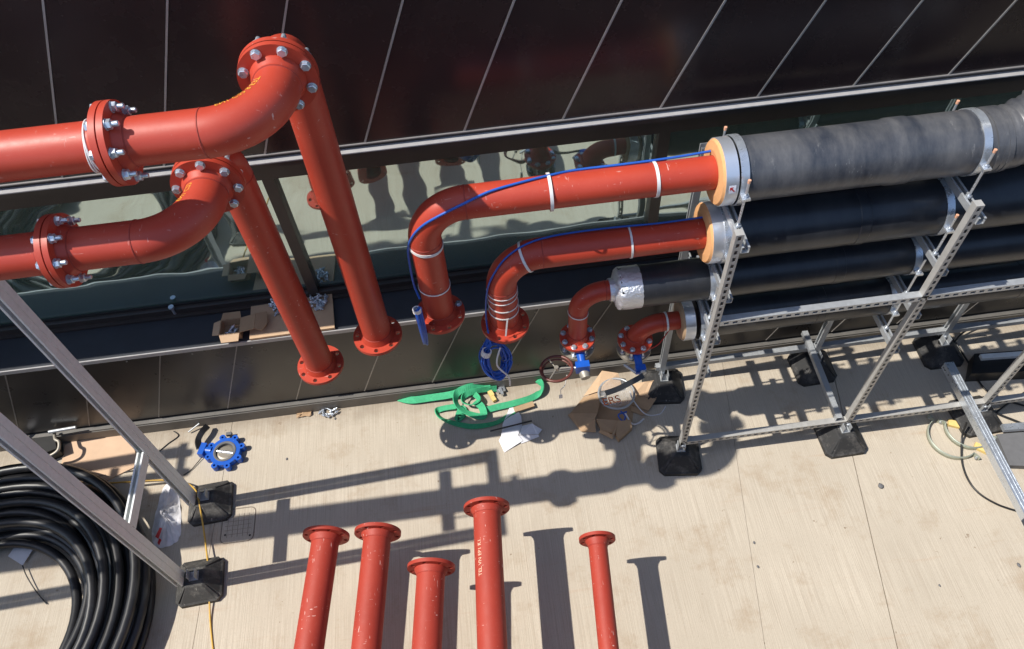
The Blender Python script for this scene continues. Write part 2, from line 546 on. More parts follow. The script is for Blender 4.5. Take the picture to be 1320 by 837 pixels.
SPEC = {150: dict(od=.285, bcd=.24, hole=.0135, t=.022, pr=.0842), 100: dict(od=.22, bcd=.18, hole=.0115, t=.02, pr=.0572)}
_fl = {}
def flange(dn, pos, ax, parent, phase=0.5, hub=True, mat='red', label=None):
    """flange plate at pos; ax points from plate towards its own pipe (the weld neck side)"""
    s = SPEC[dn]
    key = (dn, phase, hub, mat)
    if key not in _fl:
        holes = [(s['bcd'] / 2 * cos(2 * pi * (k + phase) / 8), s['bcd'] / 2 * sin(2 * pi * (k + phase) / 8), s['hole']) for k in range(8)]
        me = holed_disc(s['od'], s['pr'] * 2 - .012, holes, s['t'])
        bm = bmesh.new(); bm.from_mesh(me)
        n0 = len(bm.faces)
        if hub:
            prof = [(s['t'] / 2 - .001, s['pr'] + .016), (s['t'] / 2 + .008, s['pr'] + .015), (s['t'] / 2 + .026, s['pr'] + .004), (s['t'] / 2 + .034, s['pr'] + .003), (s['t'] / 2 + .034, s['pr'] - .004)]
            h = MB().lathe((0, 0, 0), (0, 0, 1), prof, 36)
            vs = [bm.verts.new(p) for p in h.v]
            for f, sm in zip(h.f, h.s):
                fc = bm.faces.new([vs[i] for i in f]); fc.smooth = sm
        bmesh.ops.remove_doubles(bm, verts=bm.verts, dist=1e-5)
        bmesh.ops.recalc_face_normals(bm, faces=bm.faces)
        for fc in bm.faces:
            fc.smooth = True
        for e in bm.edges:
            if e.calc_face_angle(0) > .6:
                e.smooth = False
        me2 = bpy.data.meshes.new('flange'); bm.to_mesh(me2); bm.free()
        me2.materials.clear(); me2.materials.append(M[mat])
        _fl[key] = me2
    o = link('flange', _fl[key], parent, pos, label)
    if hub:
        e = s['t'] / 2 + .036
        MB().lathe(V3(pos) + V3(ax).normalized() * e, ax, [(-.003, s['pr'] - .001), (-.0012, s['pr'] + .0022), (.0012, s['pr'] + .0022), (.003, s['pr'] - .001)], 40).build('weld_seam', 'red_seam', parent)
    o.rotation_euler = rot_to(ax).to_euler()
    return o

_bm = {}
def bolt_mesh(grip, r=.010, proud=.03, mat='galv_bright'):
    """hex head, washers, shank and nut along z; the joint's middle at z = 0"""
    key = (grip, r, proud)
    if key not in _bm:
        b = MB(); g = grip / 2
        b.lathe((0, 0, 0), (0, 0, 1), [(g, .001), (g, r * 2.0), (g + .003, r * 2.0), (g + .003, r * 1.6)], 16, False)
        b.lathe((0, 0, 0), (0, 0, 1), [(g + .003, r * 1.75), (g + r * 1.35, r * 1.75), (g + r * 1.6, r * 1.45), (g + r * 1.6, .0001)], 6, False)
        b.lathe((0, 0, 0), (0, 0, 1), [(-g, .001), (-g, r * 2.0), (-g - .003, r * 2.0), (-g - .003, r * 1.6)], 16, False)
        b.lathe((0, 0, 0), (0, 0, 1), [(-g - .003, r * 1.75), (-g - .003 - r * 1.5, r * 1.75), (-g - .003 - r * 1.7, r * 1.4), (-g - .003 - r * 1.7, .0001)], 6, False)
        b.lathe((0, 0, 0), (0, 0, 1), [(g, r * .95), (-g - r * 1.7, r * .95), (-g - r * 1.7 - proud, r * .95), (-g - r * 1.7 - proud - .003, r * .7), (-g - r * 1.7 - proud - .003, .0001)], 10)
        me = bpy.data.meshes.new('bolt')
        me.from_pydata(b.v, [], b.f); me.polygons.foreach_set('use_smooth', b.s)
        me.materials.append(M[mat])
        _bm[key] = me
    return _bm[key]

def bolt_circle(fl, dn, ax, phase, grip, shift=0.0, proud=.03, only=None, up=1, r=.010):
    """bolts as sub-parts of a flange: laid out in the flange's own frame"""
    s = SPEC[dn]
    me = bolt_mesh(grip, r, proud)
    for k in range(8):
        if only is not None and k not in only:
            continue
        a = 2 * pi * (k + phase) / 8
        o = bpy.data.objects.new('bolt', me); COL.objects.link(o); o.parent = fl
        o.location = (s['bcd'] / 2 * cos(a), s['bcd'] / 2 * sin(a), shift)
        o.rotation_euler = (0 if up > 0 else pi, 0, random.uniform(0, 1))

def ring_tie(pos, ax, R, w, parent, mat='tie', name='cable_tie', tail=None, t=.003, n=36):
    b = MB().lathe(pos, ax, [(-w / 2, R), (-w / 2, R + t), (w / 2, R + t), (w / 2, R)], n)
    if tail is not None:
        b.bar(tail[0], tail[1], w, .002, up=tail[2])
    return b.build(name, mat, parent)

# ------------------------------------------------------------------ setting: deck
# slabs meet at formed joints (each joint is a real gap in the concrete)
ja = lambda y: 2.262 + (y - 1.144) * 0.1762      # right joint
jb = lambda y: 1.486 + (y - 1.343) * 0.16        # faint groove
jc = lambda y: -2.09 + (y - 2.21) * 0.05
YB, YF = -0.36, 3.20
def slab(x0, x1, g):
    a, b = (x0, x0) if not callable(x0) else (x0(YB) + g[0], x0(YF) + g[0])
    c, d = (x1, x1) if not callable(x1) else (x1(YB) - g[1], x1(YF) - g[1])
    struct('concrete_deck', MB().prism([(a, YB, 0), (c, YB, 0), (d, YF, 0), (b, YF, 0)], .1), 'concrete')
slab(-9.0, jc, (0, .0015)); slab(jc, jb, (.0015, .0012)); slab(jb, ja, (.0012, .003)); slab(ja, 10.0, (.003, 0))
struct('ground', MB().prism([(-200, -200, -.104), (200, -200, -.104), (200, 200, -.104), (-200, 200, -.104)], .2), 'grey_block')

# ------------------------------------------------------------------ facade
W = thing('building_facade', 'dark clad building facade with slanted panel seams above and below a long window band', 'building', (0, 3.2, 0))
YW, YG = 3.2, 3.54
XA, XB = -7.2, 7.7
SL, PW = 0.43, 0.517
def slant(x, z):
    return -0.002 + x + SL * (z - 2.46)
def panel(k, z0, z1, gap, y, mat):
    x0, x1 = k * PW + gap / 2, (k + 1) * PW - gap / 2
    jy = random.uniform(-.0015, .0015)
    pts = [(slant(x0, z0), z0), (slant(x1, z0), z0), (slant(x1, z1), z1), (slant(x0, z1), z1)]
    b = MB()
    b.add([(x, y + jy, z) for x, z in pts] + [(x, y + .02, z) for x, z in pts],
          [(0, 1, 2, 3), (7, 6, 5, 4), (0, 4, 5, 1), (1, 5, 6, 2), (2, 6, 7, 3), (3, 7, 4, 0)])
    # each panel very slightly out of true, as sheet cladding is
    b.build('cladding_panel', mat, W)
def seam(k, z0, z1, w, y, mat):
    x0, x1 = k * PW - w / 2, k * PW + w / 2
    pts = [(slant(x0, z0), z0), (slant(x1, z0), z0), (slant(x1, z1), z1), (slant(x0, z1), z1)]
    MB().add([(x, y, z) for x, z in pts] + [(x, YW + .018, z) for x, z in pts],
             [(0, 1, 2, 3), (7, 6, 5, 4), (0, 4, 5, 1), (1, 5, 6, 2), (2, 6, 7, 3), (3, 7, 4, 0)]).build('seam_strip', mat, W)
for k in range(-12, 13):
    panel(k, 2.462, 5.4, .016, YW, 'clad_hi'); seam(k, 2.462, 5.4, .0105, YW - .004, 'seam')
for k in range(-11, 14):
    panel(k, .150, .905, .010, YW, 'clad_lo'); seam(k, .150, .905, .008, YW - .004, 'seam_lo')
# wall body behind the cladding (core), in two lifts, window band left open
MB().box((XA, YW + .021, .0), (XB, 4.2, .905)).build('wall_core', 'dark', W)
MB().box((XA, YW + .021, 2.372), (XB, 4.2, 5.4)).build('wall_core', 'dark', W)
# edge below the upper cladding: bright lip, dark channel, light drip, fascia
MB().box((XA, YW - .010, 2.4565), (XB, YW + .02, 2.4615)).build('panel_lip', 'seam', W)
MB().box((XA, YW + .004, 2.432), (XB, YW + .02, 2.456)).build('shadow_channel', 'trim', W)
MB().box((XA, YW - .036, 2.425), (XB, YW + .02, 2.4315)).build('drip_edge', 'trim_edge', W)
MB().box((XA, YW - .004, 2.3725), (XB, YW + .02, 2.4245)).build('fascia', 'trim', W)
# window band
MB().box((XA, YG - .055, 2.05), (XB, YG + .05, 2.3715)).build('window_head', 'trim', W)
MB().box((XA, YG - .045, .941), (XB, YG + .05, 1.0)).build('window_sill', 'trim', W)
MB().box((XA, YG - .075, .941), (XB, YG - .046, .958)).build('sill_bead', 'trim', W)
mull = [-5.865, -3.52, -1.172, 1.175, 3.52, 5.865]
for x in mull:
    MB().box((x - .034, YG - .048, 1.0005), (x + .034, YG + .05, 2.0495)).build('mullion', 'trim', W)
for x0, x1 in zip([XA] + mull, mull + [XB]):
    a, b = (x0 + .034 if x0 != XA else x0), (x1 - .034 if x1 != XB else x1)
    # inner bead frame, then the pane with a slight bow
    MB().box((a, YG - .012, 1.0005), (b, YG - .002, 1.016)).build('glazing_bead', 'gasket', W)
    n = 24; t = random.uniform(-.004, .004)
    g = MB()
    vs, fs = [], []
    for j in range(7):
        for i in range(n + 1):
            u, v = i / n, j / 6
            vs.append((a + (b - a) * u, YG + .006 * sin(pi * u) * sin(pi * v) + t * (v - .5), 1.002 + (2.048 - 1.002) * v))
    for j in range(6):
        for i in range(n):
            q = j * (n + 1) + i
            fs.append((q, q + 1, q + n + 2, q + n + 1))
    g.add(vs, fs, True).build('window_pane', 'glass', W)
# ledge and its bright front edge
MB().box((XA, YW - .006, .906), (XB, YG + .05, .940)).build('ledge', 'ledge', W)
MB().box((XA, YW - .016, .909), (XB, YW - .007, .943)).build('ledge_edge', 'trim_edge', W)
# base: dark reveal, grey flashing with a lit top edge, foot
MB().box((XA, YW + .006, .122), (XB, YW + .02, .149)).build('base_reveal', 'dark', W)
MB().box((XA, YW - .030, .108), (XB, YW + .02, .1215)).build('flashing_top', 'flash', W)
MB().box((XA, YW - .036, .004), (XB, YW + .02, .1075)).build('base_flashing', 'flash', W)
for x, z in ((-2.46, .872), (-2.02, .868), (-1.62, .86), (-1.19, .866), (-.42, .87), (.33, .86), (1.9, .87)):
    MB().lathe((x, YW, z), (0, -1, 0), [(0, .007), (.004, .006), (.006, .0001)], 10).build('rivet', 'seam_lo', W)

# unseen wall added behind and below the camera to darken reflections in the cladding
pw = thing('reflection_wall', 'unseen dark wall added facing the deck to darken reflections', 'wall', (0, -.6, 0))
MB().box((-9, -.9, -.1), (10, -.37, 3.3)).build('wall_face', 'wall', pw)
MB().box((-9, -.93, 3.302), (10, -.34, 3.36)).build('coping', 'flash', pw)

# ------------------------------------------------------------------ left pipe lines
def red_line(name, label, xj, xr, yrun, z, yfl, yr, zb, xleft, ph, xb, yb):
    L = thing(name, label, 'pipe', (xr, yr, zb), 'red pipe lines dropping from the left')
    r = SPEC[150]['pr']
    # run coming in from the left
    MB().tube([(xleft, yrun, z), (xj - .02, yrun, z)], r, 40).build('pipe_run', 'red', L)
    f1 = flange(150, (xj - .0135, yrun, z), (-1, 0, 0), L)
    MB().lathe((xj, yrun, z), (1, 0, 0), [(-.0022, .08), (-.0022, .108), (.0022, .108), (.0022, .08)], 36).build('gasket', 'gasket', L)
    f2 = flange(150, (xj + .0135, yrun, z), (1, 0, 0), L)
    bolt_circle(f2, 150, None, .5, .05, -.0135, .022, up=-1)
    # elbow from the run towards the wall
    path = fillet([(xj + .02, yrun, z), (xr, yrun, z), (xr, yfl - .02, z)], .2287, 20)
    rs = []
    for i, p in enumerate(path):
        rs.append(r)
    el = MB().tube(path, rs, 40)
    el.build('elbow', 'red', L)
    for i in (1, len(path) - 2):
        d = (path[min(i + 1, len(path) - 1)] - path[i - 1]).normalized()
        MB().lathe(path[i], d, [(-.004, r - .001), (-.0015, r + .0022), (.0015, r + .0022), (.004, r - .001)], 40).build('weld_seam', 'red_seam', L)
    f3 = flange(150, (xr, yfl - .0135, z), (0, -1, 0), L, ph)
    MB().lathe((xr, yfl, z), (0, 1, 0), [(-.0022, .08), (-.0022, .108), (.0022, .108), (.0022, .08)], 36).build('gasket', 'gasket', L)
    f4 = flange(150, (xr, yfl + .0135, z), (0, 1, 0), L, -ph)
    bolt_circle(f3, 150, None, ph, .05, -.0135, .03)
    # riser: elbow then long drop to an open flange
    path = fillet([(xr, yfl + .02, z), (xr, yr, z), (xb, yb, zb + .02)], .2287, 20)
    MB().tube(path, r, 40).build('riser', 'red', L)
    i = len(path) - 2
    MB().lathe(path[i], (0, 0, 1), [(-.004, r - .001), (-.0015, r + .0022), (.0015, r + .0022), (.004, r - .001)], 40).build('weld_seam', 'red_seam', L)
    flange(150, (xb, yb, zb), (xr - xb, yr - yb, z - zb), L, label='open bottom flange with empty bolt holes')
    return L

LA = red_line('red_pipe_line', 'upper red pipe from the left with white cord, its riser dropping right of the other', -1.174, -.645, 2.19, 3.378, 2.475, 2.755, 1.425, -5.6, .5, -.655, 2.735)
LB = red_line('red_pipe_line', 'lower red pipe from the left, its riser dropping in front of the ledge board', -1.585, -1.062, 2.175, 2.93, 2.462, 2.748, 1.127, -5.6, .85, -1.068, 2.787)
# white cord wound on the upper run beside its flange
cp = []
for k in range(97):
    a = 2 * pi * k / 32
    cp.append((-1.262 - .016 * sin(a * .33 + 1) * (1 - sin(a)) / 2 + .024 * (1 - cos(a + .6)) / 2, 2.19 + .0875 * cos(a), 3.378 + .0875 * sin(a)))
MB().tube(cp, .003, 6).build('white_cord', 'tie', LA)

def lettering(text, size, mat, name, parent, T):
    """flat lettering; T maps the letters' plane (x right, y up) to the surface"""
    cu = bpy.data.curves.new('lettering', 'FONT')
    cu.body = text; cu.size = size; cu.align_x = 'CENTER'; cu.align_y = 'CENTER'
    ob = bpy.data.objects.new('lettering', cu); COL.objects.link(ob)
    dg = bpy.context.evaluated_depsgraph_get(); dg.update()
    me = bpy.data.meshes.new_from_object(ob.evaluated_get(dg))
    bpy.data.objects.remove(ob); bpy.data.curves.remove(cu)
    bm = bmesh.new(); bm.from_mesh(me)
    bmesh.ops.subdivide_edges(bm, edges=[e for e in bm.edges if e.calc_length() > size * .15], cuts=2)
    bmesh.ops.triangulate(bm, faces=bm.faces)
    off = world_loc(parent) if parent else V3(0, 0, 0)
    for v in bm.verts:
        v.co = V3(T(v.co.x, v.co.y)) - off
    bm.to_mesh(me); bm.free()
    me.materials.clear(); me.materials.append(M[mat])
    return link(name, me, parent)

# yellow paint-marker writing along the outside bends of both elbows (not legible in the photograph)
def elbow_writing(L, xr, yrun, z, text, a0, a1, tilt):
    c = V3(xr - .2287, yrun + .2287, z)
    def T(x, y):
        a = a0 + (a1 - a0) * (x / (.042 * len(text) * .62) + .5)
        d = V3(sin(a), -cos(a), 0)
        cen = c + d * .2287
        th = tilt + y / .086
        return cen + (-d * cos(th) + V3(0, 0, 1) * sin(th)) * .0856
    lettering(text, .042, 'paint_mark', 'marker_writing', L, T)
elbow_writing(LA, -.645, 2.19, 3.378, 'EN1 C22 8 E3T', radians(8), radians(80), radians(66))
elbow_writing(LB, -1.062, 2.175, 2.93, 'EN1 C22', radians(52), radians(88), radians(62))

# ------------------------------------------------------------------ right pipe lines
YP = 2.72
PZ = (2.415, 1.985, 1.60, 1.22)
UX = (-.268, .098, .535, .905)
UZ = (1.575, 1.405, 1.175, 1.07)
INS = (1.185, 1.195, .765, 1.165)
IR = (.160, .160, .1225, .1225)
labels = ('topmost pipe of the rack, blue cable over its red bend, dusty grey insulation',
          'second red pipe of the rack, its flange above the open hanging blue coil',
          'third pipe of the rack with crumpled foil sleeve end, handwheel valve below it',
          'lowest and shortest red elbow of the rack with a black levered valve below')
lines = []
for i in range(4):
    dn = 150 if i < 2 else 100
    r = SPEC[dn]['pr']; br = .2287 if i < 2 else .1525
    z, x, zb = PZ[i], UX[i], UZ[i]
    L = thing('insulated_pipe_line', labels[i], 'pipe', (x, YP, zb), 'pipes stacked on the support rack')
    lines.append(L)
    path = fillet([(INS[i] + .06, YP, z), (x, YP, z), (x, YP, zb + .015)], br, 20)
    MB().tube(path, r, 36).build('red_pipe', 'red', L)
    for j in (1, len(path) - 2):
        d = (path[j + 1] - path[j - 1]).normalized()
        MB().lathe(path[j], d, [(-.004, r - .001), (-.0015, r + .002), (.0015, r + .002), (.004, r - .001)], 36).build('weld_seam', 'red_seam', L)
    f = flange(dn, (x, YP, zb), (0, 0, 1), L)
    if i == 0:
        bolt_circle(f, dn, None, .5, .04, -.009, .02, only=(4, 5, 6))
    if i > 1:
        bolt_circle(f, dn, None, .5, .075, -.0275, .02, r=.009)
    # insulation sleeve, from its cut end to beyond the rack
    xe = 2.62 if i == 0 else 7.2
    R = IR[i]
    if i == 0:
        sp = fillet([(INS[i] + .1, YP, z), (2.87, YP, z), (2.87, YP, 5.2)], .27, 18)
        rr = []
        seg = []
        a = [V3(INS[i] + .1 + (2.59 - INS[i] - .1) * k / 60, YP, z) for k in range(60)]
        seg = a + [p for p in sp[1:] ]
        for k, p in enumerate(seg):
            ww = 0
            if p.x > 2.5 and p.z < 3.2:
                ww = .004 * sin(p.x * 210) + .004 * sin(p.z * 90)
            rr.append(R + ww + (.006 if abs(p.x - 2.09) < .06 else 0))
        MB().tube(seg, rr, 44).build('insulation_sleeve', 'rubber_dusty', L)
        # wrapped laps of tape on the bend
        for xx in (2.545, 2.572, 2.60):
            MB().lathe((xx, YP, z), V3(1, 0, .12), [(-.016, R), (-.014, R + .006), (.012, R + .004), (.016, R)], 44).build('tape_lap', 'rubber_dusty', L)
    else:
        pts = [(INS[i] + (.1 if i != 2 else .0) + (xe - INS[i]) * k / 60, YP, z) for k in range(61)]
        MB().tube(pts, [R + random.uniform(-.0012, .0012) for _ in pts], 40).build('insulation_sleeve', 'rubber', L)
        for xx in (2.02, 3.3):
            MB().lathe((xx, YP, z), (1, 0, 0), [(-.03, R - .001), (-.026, R + .003), (.026, R + .003), (.03, R - .001)], 40).build('tape_joint', 'rubber', L)
    if i != 2:
        # cut end: orange foam ring, foil faced collar
        MB().lathe((INS[i], YP, z), (1, 0, 0), [(0, r + .001), (-.006, r + .03), (0, R - .004), (.012, R + .004)], 44).build('foam_ring', 'foam' if i < 2 else 'card', L)  # lowest pipe's ring is browned: its shade is put into the colour
        MB().lathe((INS[i], YP, z), (1, 0, 0), [(.012, R - .01), (.012, R + .008), (.074, R + .008), (.074, R - .002)], 44).build('foil_collar', 'foil', L)
    else:
        b = MB(); n = 48; vs = []; fs = []
        prof = [(-.03, r + .012), (-.02, R * .72), (-.012, R * .95), (.0, R + .002), (.04, R + .003), (.075, R + .003), (.10, R + .0025), (.12, R + .0015)]
        for a, rad in prof:
            for k in range(n):
                t = 2 * pi * k / n
                jr = rad + random.uniform(-.003, .003); ja_ = a + random.uniform(-.006, .006) * (1 if a < .02 else .2)
                vs.append((INS[i] + ja_, YP + jr * cos(t), z + jr * sin(t)))
        for j in range(len(prof) - 1):
            for k in range(n):
                fs.append((j * n + k, j * n + (k + 1) % n, (j + 1) * n + (k + 1) % n, (j + 1) * n + k))
        b.add(vs, fs, True).build('foil_sleeve_end', 'foil_crumpled', L)
        MB().lathe((INS[i] - .055, YP, z), (1, 0, 0), [(0, r), (0, r + .010), (.05, r + .012), (.05, r)], 32).build('foil_band', 'foil_crumpled', L)
# red arrow sticker on the top pipe's collar
c = V3(1.325, YP, PZ[0]); 
def on_collar(x, y, R=.1695, th0=radians(281)):
    th = th0 - y / R
    return (1.228 + x, YP + R * sin(th) * 1.0, PZ[0] + R * cos(th) * 1.0)
pts = [on_collar(x, y) for y in (-.021, -.007, .007, .021) for x in (-.017, .017)]
MB().add(pts, [(0, 1, 3, 2), (2, 3, 5, 4), (4, 5, 7, 6)]).build('arrow_sticker', 'paper', lines[0])
ar = [(x_, -y_) for x_, y_ in [(-.013, .013), (.006, .013), (-.001, .006), (.013, -.009), (.008, -.014), (-.006, .001), (-.013, -.006)]]
MB().add([on_collar(x, y, .1702) for x, y in ar], [(0, 1, 2), (0, 2, 5), (2, 3, 5), (3, 4, 5), (0, 5, 6)]).build('arrow_print', 'print_red', lines[0])

# cable ties
r1, r2 = SPEC[150]['pr'], SPEC[100]['pr']
ring_tie((.375, YP, PZ[0]), (1, .0, .02), r1 + .008, .016, lines[0])
ring_tie((.895, YP, PZ[0]), (1, .0, .02), r1 + .002, .016, lines[0])
ring_tie((-.268, YP, 2.155), (.12, 0, 1), r1 + .002, .017, lines[0])
ring_tie((-.268, YP, 1.835), (.05, .05, 1), r1 + .002, .007, lines[0])
ring_tie((.80, YP, PZ[1]), (1, 0, .02), r1 + .002, .011, lines[1])
cc = V3(.098 + .2287, YP, PZ[1] - .2287); ang = radians(22)
ring_tie(cc + V3(-sin(ang), 0, cos(ang)) * .2287, V3(cos(ang), 0, sin(ang)), r1 + .002, .014, lines[1])
ring_tie((.098, YP, 1.725), (.03, 0, 1), r1 + .0015, .005, lines[1])
ring_tie((.098, YP, 1.685), (-.02, 0, 1), r1 + .0015, .005, lines[1])
ring_tie((.098, YP, 1.615), (.06, .02, 1), r1 + .0015, .008, lines[1])
ring_tie((.098, YP, 1.555), (.04, -.02, 1), r1 + .0015, .009, lines[1], tail=((.11, YP - r1 - .005, 1.56), (.09, YP - r1 - .035, 1.44), (0, -1, 0)))
ring_tie((.535, YP, 1.425), (.12, .05, 1), r2 + .0015, .006, lines[2])
ring_tie((1.085, YP, PZ[3]), (1, 0, .03), r2 + .0015, .012, lines[3])

# ------------------------------------------------------------------ wafer valves under the two small flanges
def under_valve(i, lever):
    x, z = UX[i], UZ[i] - .055
    lab = ('blue necked butterfly valve with brown handwheel hung under the third pipe', 'blue necked butterfly valve with black lever hung under the lowest pipe')[i - 2]
    T = thing('butterfly_valve', lab, 'valve', (x, YP, z - .05))
    MB().lathe((x, YP, z), (0, 0, 1), [(-.026, .05), (-.026, .082), (.026, .082), (.026, .05)], 32).build('valve_body', 'disc', T)
    MB().lathe((x, YP, z - .04), (0, 0, 1), [(-.010, .05), (-.010, .11), (.010, .11), (.010, .05)], 32).build('lower_flange', 'disc', T)
    if i == 2:
        nx, ny = x + .005, YP - .085
        MB().tube([(nx, ny, z), (nx, ny - .075, z - .012)], [.028, .024], 16).build('neck', 'blue_paint', T)
        MB().box((nx - .045, ny - .115, z - .05), (nx + .04, ny - .07, z + .018)).build('gearbox', 'blue_paint', T)
        MB().lathe((nx + .012, ny - .145, z - .065), V3(-.15, 1, .2), [(0, .001), (0, .03), (.02, .034), (.05, .034)], 20).build('gear_cover', 'disc', T)
        hub = V3(x - .125, YP - .15, z - .045)
        MB().tube([(nx - .04, ny - .09, z - .02), hub], .009, 10).build('spindle', 'galv', T)
        ax = V3(-.06, .10, 1).normalized()
        q = rot_to(ax).to_3x3()
        wc = hub + V3(-.03, -.01, .02)
        wheel = [wc + q @ V3(.098 * cos(2 * pi * k / 36), .098 * sin(2 * pi * k / 36), 0) for k in range(36)]
        W_ = MB().tube(wheel, .009, 10, closed=True)
        W_.tube([p - ax * .02 + (wc - p) * .10 for p in wheel], .006, 8, closed=True)
        wo = W_.build('handwheel', 'wheel', T)
        sp = MB()
        for k in range(3):
            a = 2 * pi * k / 3 + .4
            sp.tube([wc, wc + q @ V3(.096 * cos(a), .096 * sin(a), 0)], .0045, 8)
        sp.lathe(wc, ax, [(-.012, .001), (-.012, .014), (.016, .014), (.016, .001)], 14)
        sp.build('spoke', 'disc', wo)
        # wired tag hanging from the wheel rim
        MB().tube(spline([wc + V3(.06, -.03, -.04), wc + V3(.045, -.05, -.12), wc + V3(.02, -.05, -.17), wc + V3(.02, -.05, -.23)]), .0025, 6).build('tag_wire', 'tie', T)
        MB().box(tuple(wc + V3(.008, -.052, -.27)), tuple(wc + V3(.03, -.049, -.23))).build('tag', 'tie', T)
    else:
        MB().tube([(x, YP - .08, z), (x - .002, YP - .165, z - .01)], [.027, .023], 16).build('neck', 'blue_paint', T)
        MB().box((x - .032, YP - .205, z - .035), (x + .03, YP - .166, z + .018)).build('top_plate', 'blue_paint', T)
        lv = spline([(x + .01, YP - .225, z - .02), (x - .05, YP - .245, z - .035), (x - .16, YP - .28, z - .05), (x - .24, YP - .30, z - .05)])
        MB().ribbon(lv, [(0, -.5, 1)] * len(lv), .034, .02).build('lever', 'black', T)
        MB().lathe((x + .012, YP - .206, z - .01), (0, -1, 0), [(0, .02), (.012, .018), (.012, .001)], 12).build('lever_nut', 'galv', T)
        MB().tube([(x - .09, YP - .13, z - .02), (x - .03, YP - .2, z - .02)], .01, 8).build('limit_bolt', 'galv', T)
    return T
under_valve(2, False); under_valve(3, True)

# red and white wires looped off the lowest pipe
tw = MB().tube(spline([(.97, 2.64, 1.06), (1.06, 2.70, 1.02), (1.16, 2.78, 1.10), (1.20, 2.80, 1.19)]), .004, 6).build('loose_wire', 'print_red')
tag(tw, 'thin red and white wire looping off the lowest red elbow', 'wire')

# ------------------------------------------------------------------ blue data cables
c1 = [[2.2, 2.80, 2.56], [1.35, 2.80, 2.497], [1.05, 2.782, 2.489], [.789, 2.77, 2.492], [.524, 2.776, 2.486], [.385, 2.743, 2.503], [.231, 2.712, 2.506], [.078, 2.683, 2.498], [-.057, 2.649, 2.469], [-.175, 2.641, 2.419], [-.258, 2.648, 2.362], [-.319, 2.662, 2.283], [-.358, 2.69, 2.17], [-.37, 2.69, 2.02], [-.372, 2.69, 1.88], [-.355, 2.66, 1.80]]
tag(MB().tube(spline(c1[1:], 6), .0065, 8).build('blue_cable', 'blue'), 'blue cable running over the topmost red pipe and down its bend', 'cable')
c2 = [[1.24, 2.75, 2.077], [.96, 2.744, 2.077], [.755, 2.752, 2.077], [.55, 2.758, 2.072], [.381, 2.743, 2.077], [.255, 2.721, 2.068], [.147, 2.697, 2.018], [.078, 2.679, 1.939], [.022, 2.671, 1.815], [-.004, 2.70, 1.60], [-.01, 2.68, 1.45], [.0, 2.60, 1.36]]
tag(MB().tube(spline(c2, 6), .0055, 8).build('blue_cable', 'blue'), 'blue cable tied along the second red pipe above the hanging coil', 'cable')
def cable_coil(name, label, c, ax, a, b, n, r, spread=.014):
    """hank of cable: n loops of an oval (a across, b along) bunched within 'spread'"""
    T = thing(name, label, 'cable', c)
    q = rot_to(ax).to_3x3()
    p = []
    for k in range(n):
        o1, o2, o3, ph = [random.uniform(-1, 1) for _ in range(4)]
        for j in range(26):
            t = 2 * pi * j / 26
            rr = 1 + .02 * sin(2 * t + ph * 3)
            p.append(V3(c) + q @ V3((a + o1 * spread) * rr * cos(t) + .006 * o3, (b + o2 * spread) * rr * sin(t) - .012 * (o2 + 1) * (1 - sin(t)) / 2, o3 * spread * (1 + .3 * sin(t + ph))))
    MB().tube(p, r, 6).build('coil', 'blue', T)
    return T, q
K1, q = cable_coil('cable_coil', 'slim bundle of blue cable hanging edge on beside the leftmost rack pipe', (-.372, 2.61, 1.62), (1, .25, 0), .018, .15, 15, .0058, .014)
MB().lathe((-.378, 2.61, 1.765), (0, 0, 1), [(-.012, .018), (-.012, .024), (.012, .024), (.012, .018)], 14).build('coil_tie', 'tie', K1)
K2, q = cable_coil('cable_coil', 'open blue cable coil hanging below the second rack flange', (.015, 2.60, 1.225), (.15, -1, .35), .066, .125, 18, .0055, .026)
MB().lathe((-.035, 2.585, 1.32), V3(.35, .1, 1), [(-.018, .022), (-.018, .03), (.018, .03), (.018, .022)], 14).build('coil_tie', 'tie', K2)
MB().tube(spline([(.05, 2.58, 1.36), (.02, 2.545, 1.24), (.08, 2.53, 1.12), (.085, 2.53, 1.02)]), .0055, 6).build('tie_tail', 'tie', K2)

# ------------------------------------------------------------------ strut racks
def strut(mb, p, q, face, slots=True, w=.041, holes_off=.0):
    """slotted C channel from p to q; the slotted back looks along 'face', open side behind"""
    p, q = V3(p), V3(q); d = (q - p); L = d.length; d.normalize()
    f = V3(face).normalized(); s = d.cross(f).normalized(); t = .0025
    def plate(c0, u0, u1, a0, a1, b0, b1, axu, axn):
        # box along d from a0..a1, along axu u0..u1, along axn b0..b1
        vs = [c0 + d * a + axu * u + axn * b for a in (a0, a1) for u, b in ((u0, b0), (u1, b0), (u1, b1), (u0, b1))]
        mb.add(vs, [(0, 1, 2, 3), (7, 6, 5, 4), (0, 4, 5, 1), (1, 5, 6, 2), (2, 6, 7, 3), (3, 7, 4, 0)])
    h = w / 2
    if slots:
        sw, sl, pitch = .0085, .028, .05
        plate(p, -h, -sw, 0, L, h - t, h, s, f); plate(p, sw, h, 0, L, h - t, h, s, f)
        a = 0; n = int(L / pitch)
        for k in range(n):
            e = k * pitch + (pitch - sl)
            plate(p, -sw, sw, a, e, h - t, h, s, f); a = e + sl
        plate(p, -sw, sw, a, L, h - t, h, s, f)
    else:
        plate(p, -h, h, 0, L, h - t, h, s, f)
    plate(p, -h, -h + t, 0, L, -h, h - t - .0001, s, f); plate(p, h - t, h, 0, L, -h, h - t - .0001, s, f)
    plate(p, -h + t, -h + .011, 0, L, -h, -h + t, s, f); plate(p, h - .011, h - t, 0, L, -h, -h + t, s, f)
    return mb

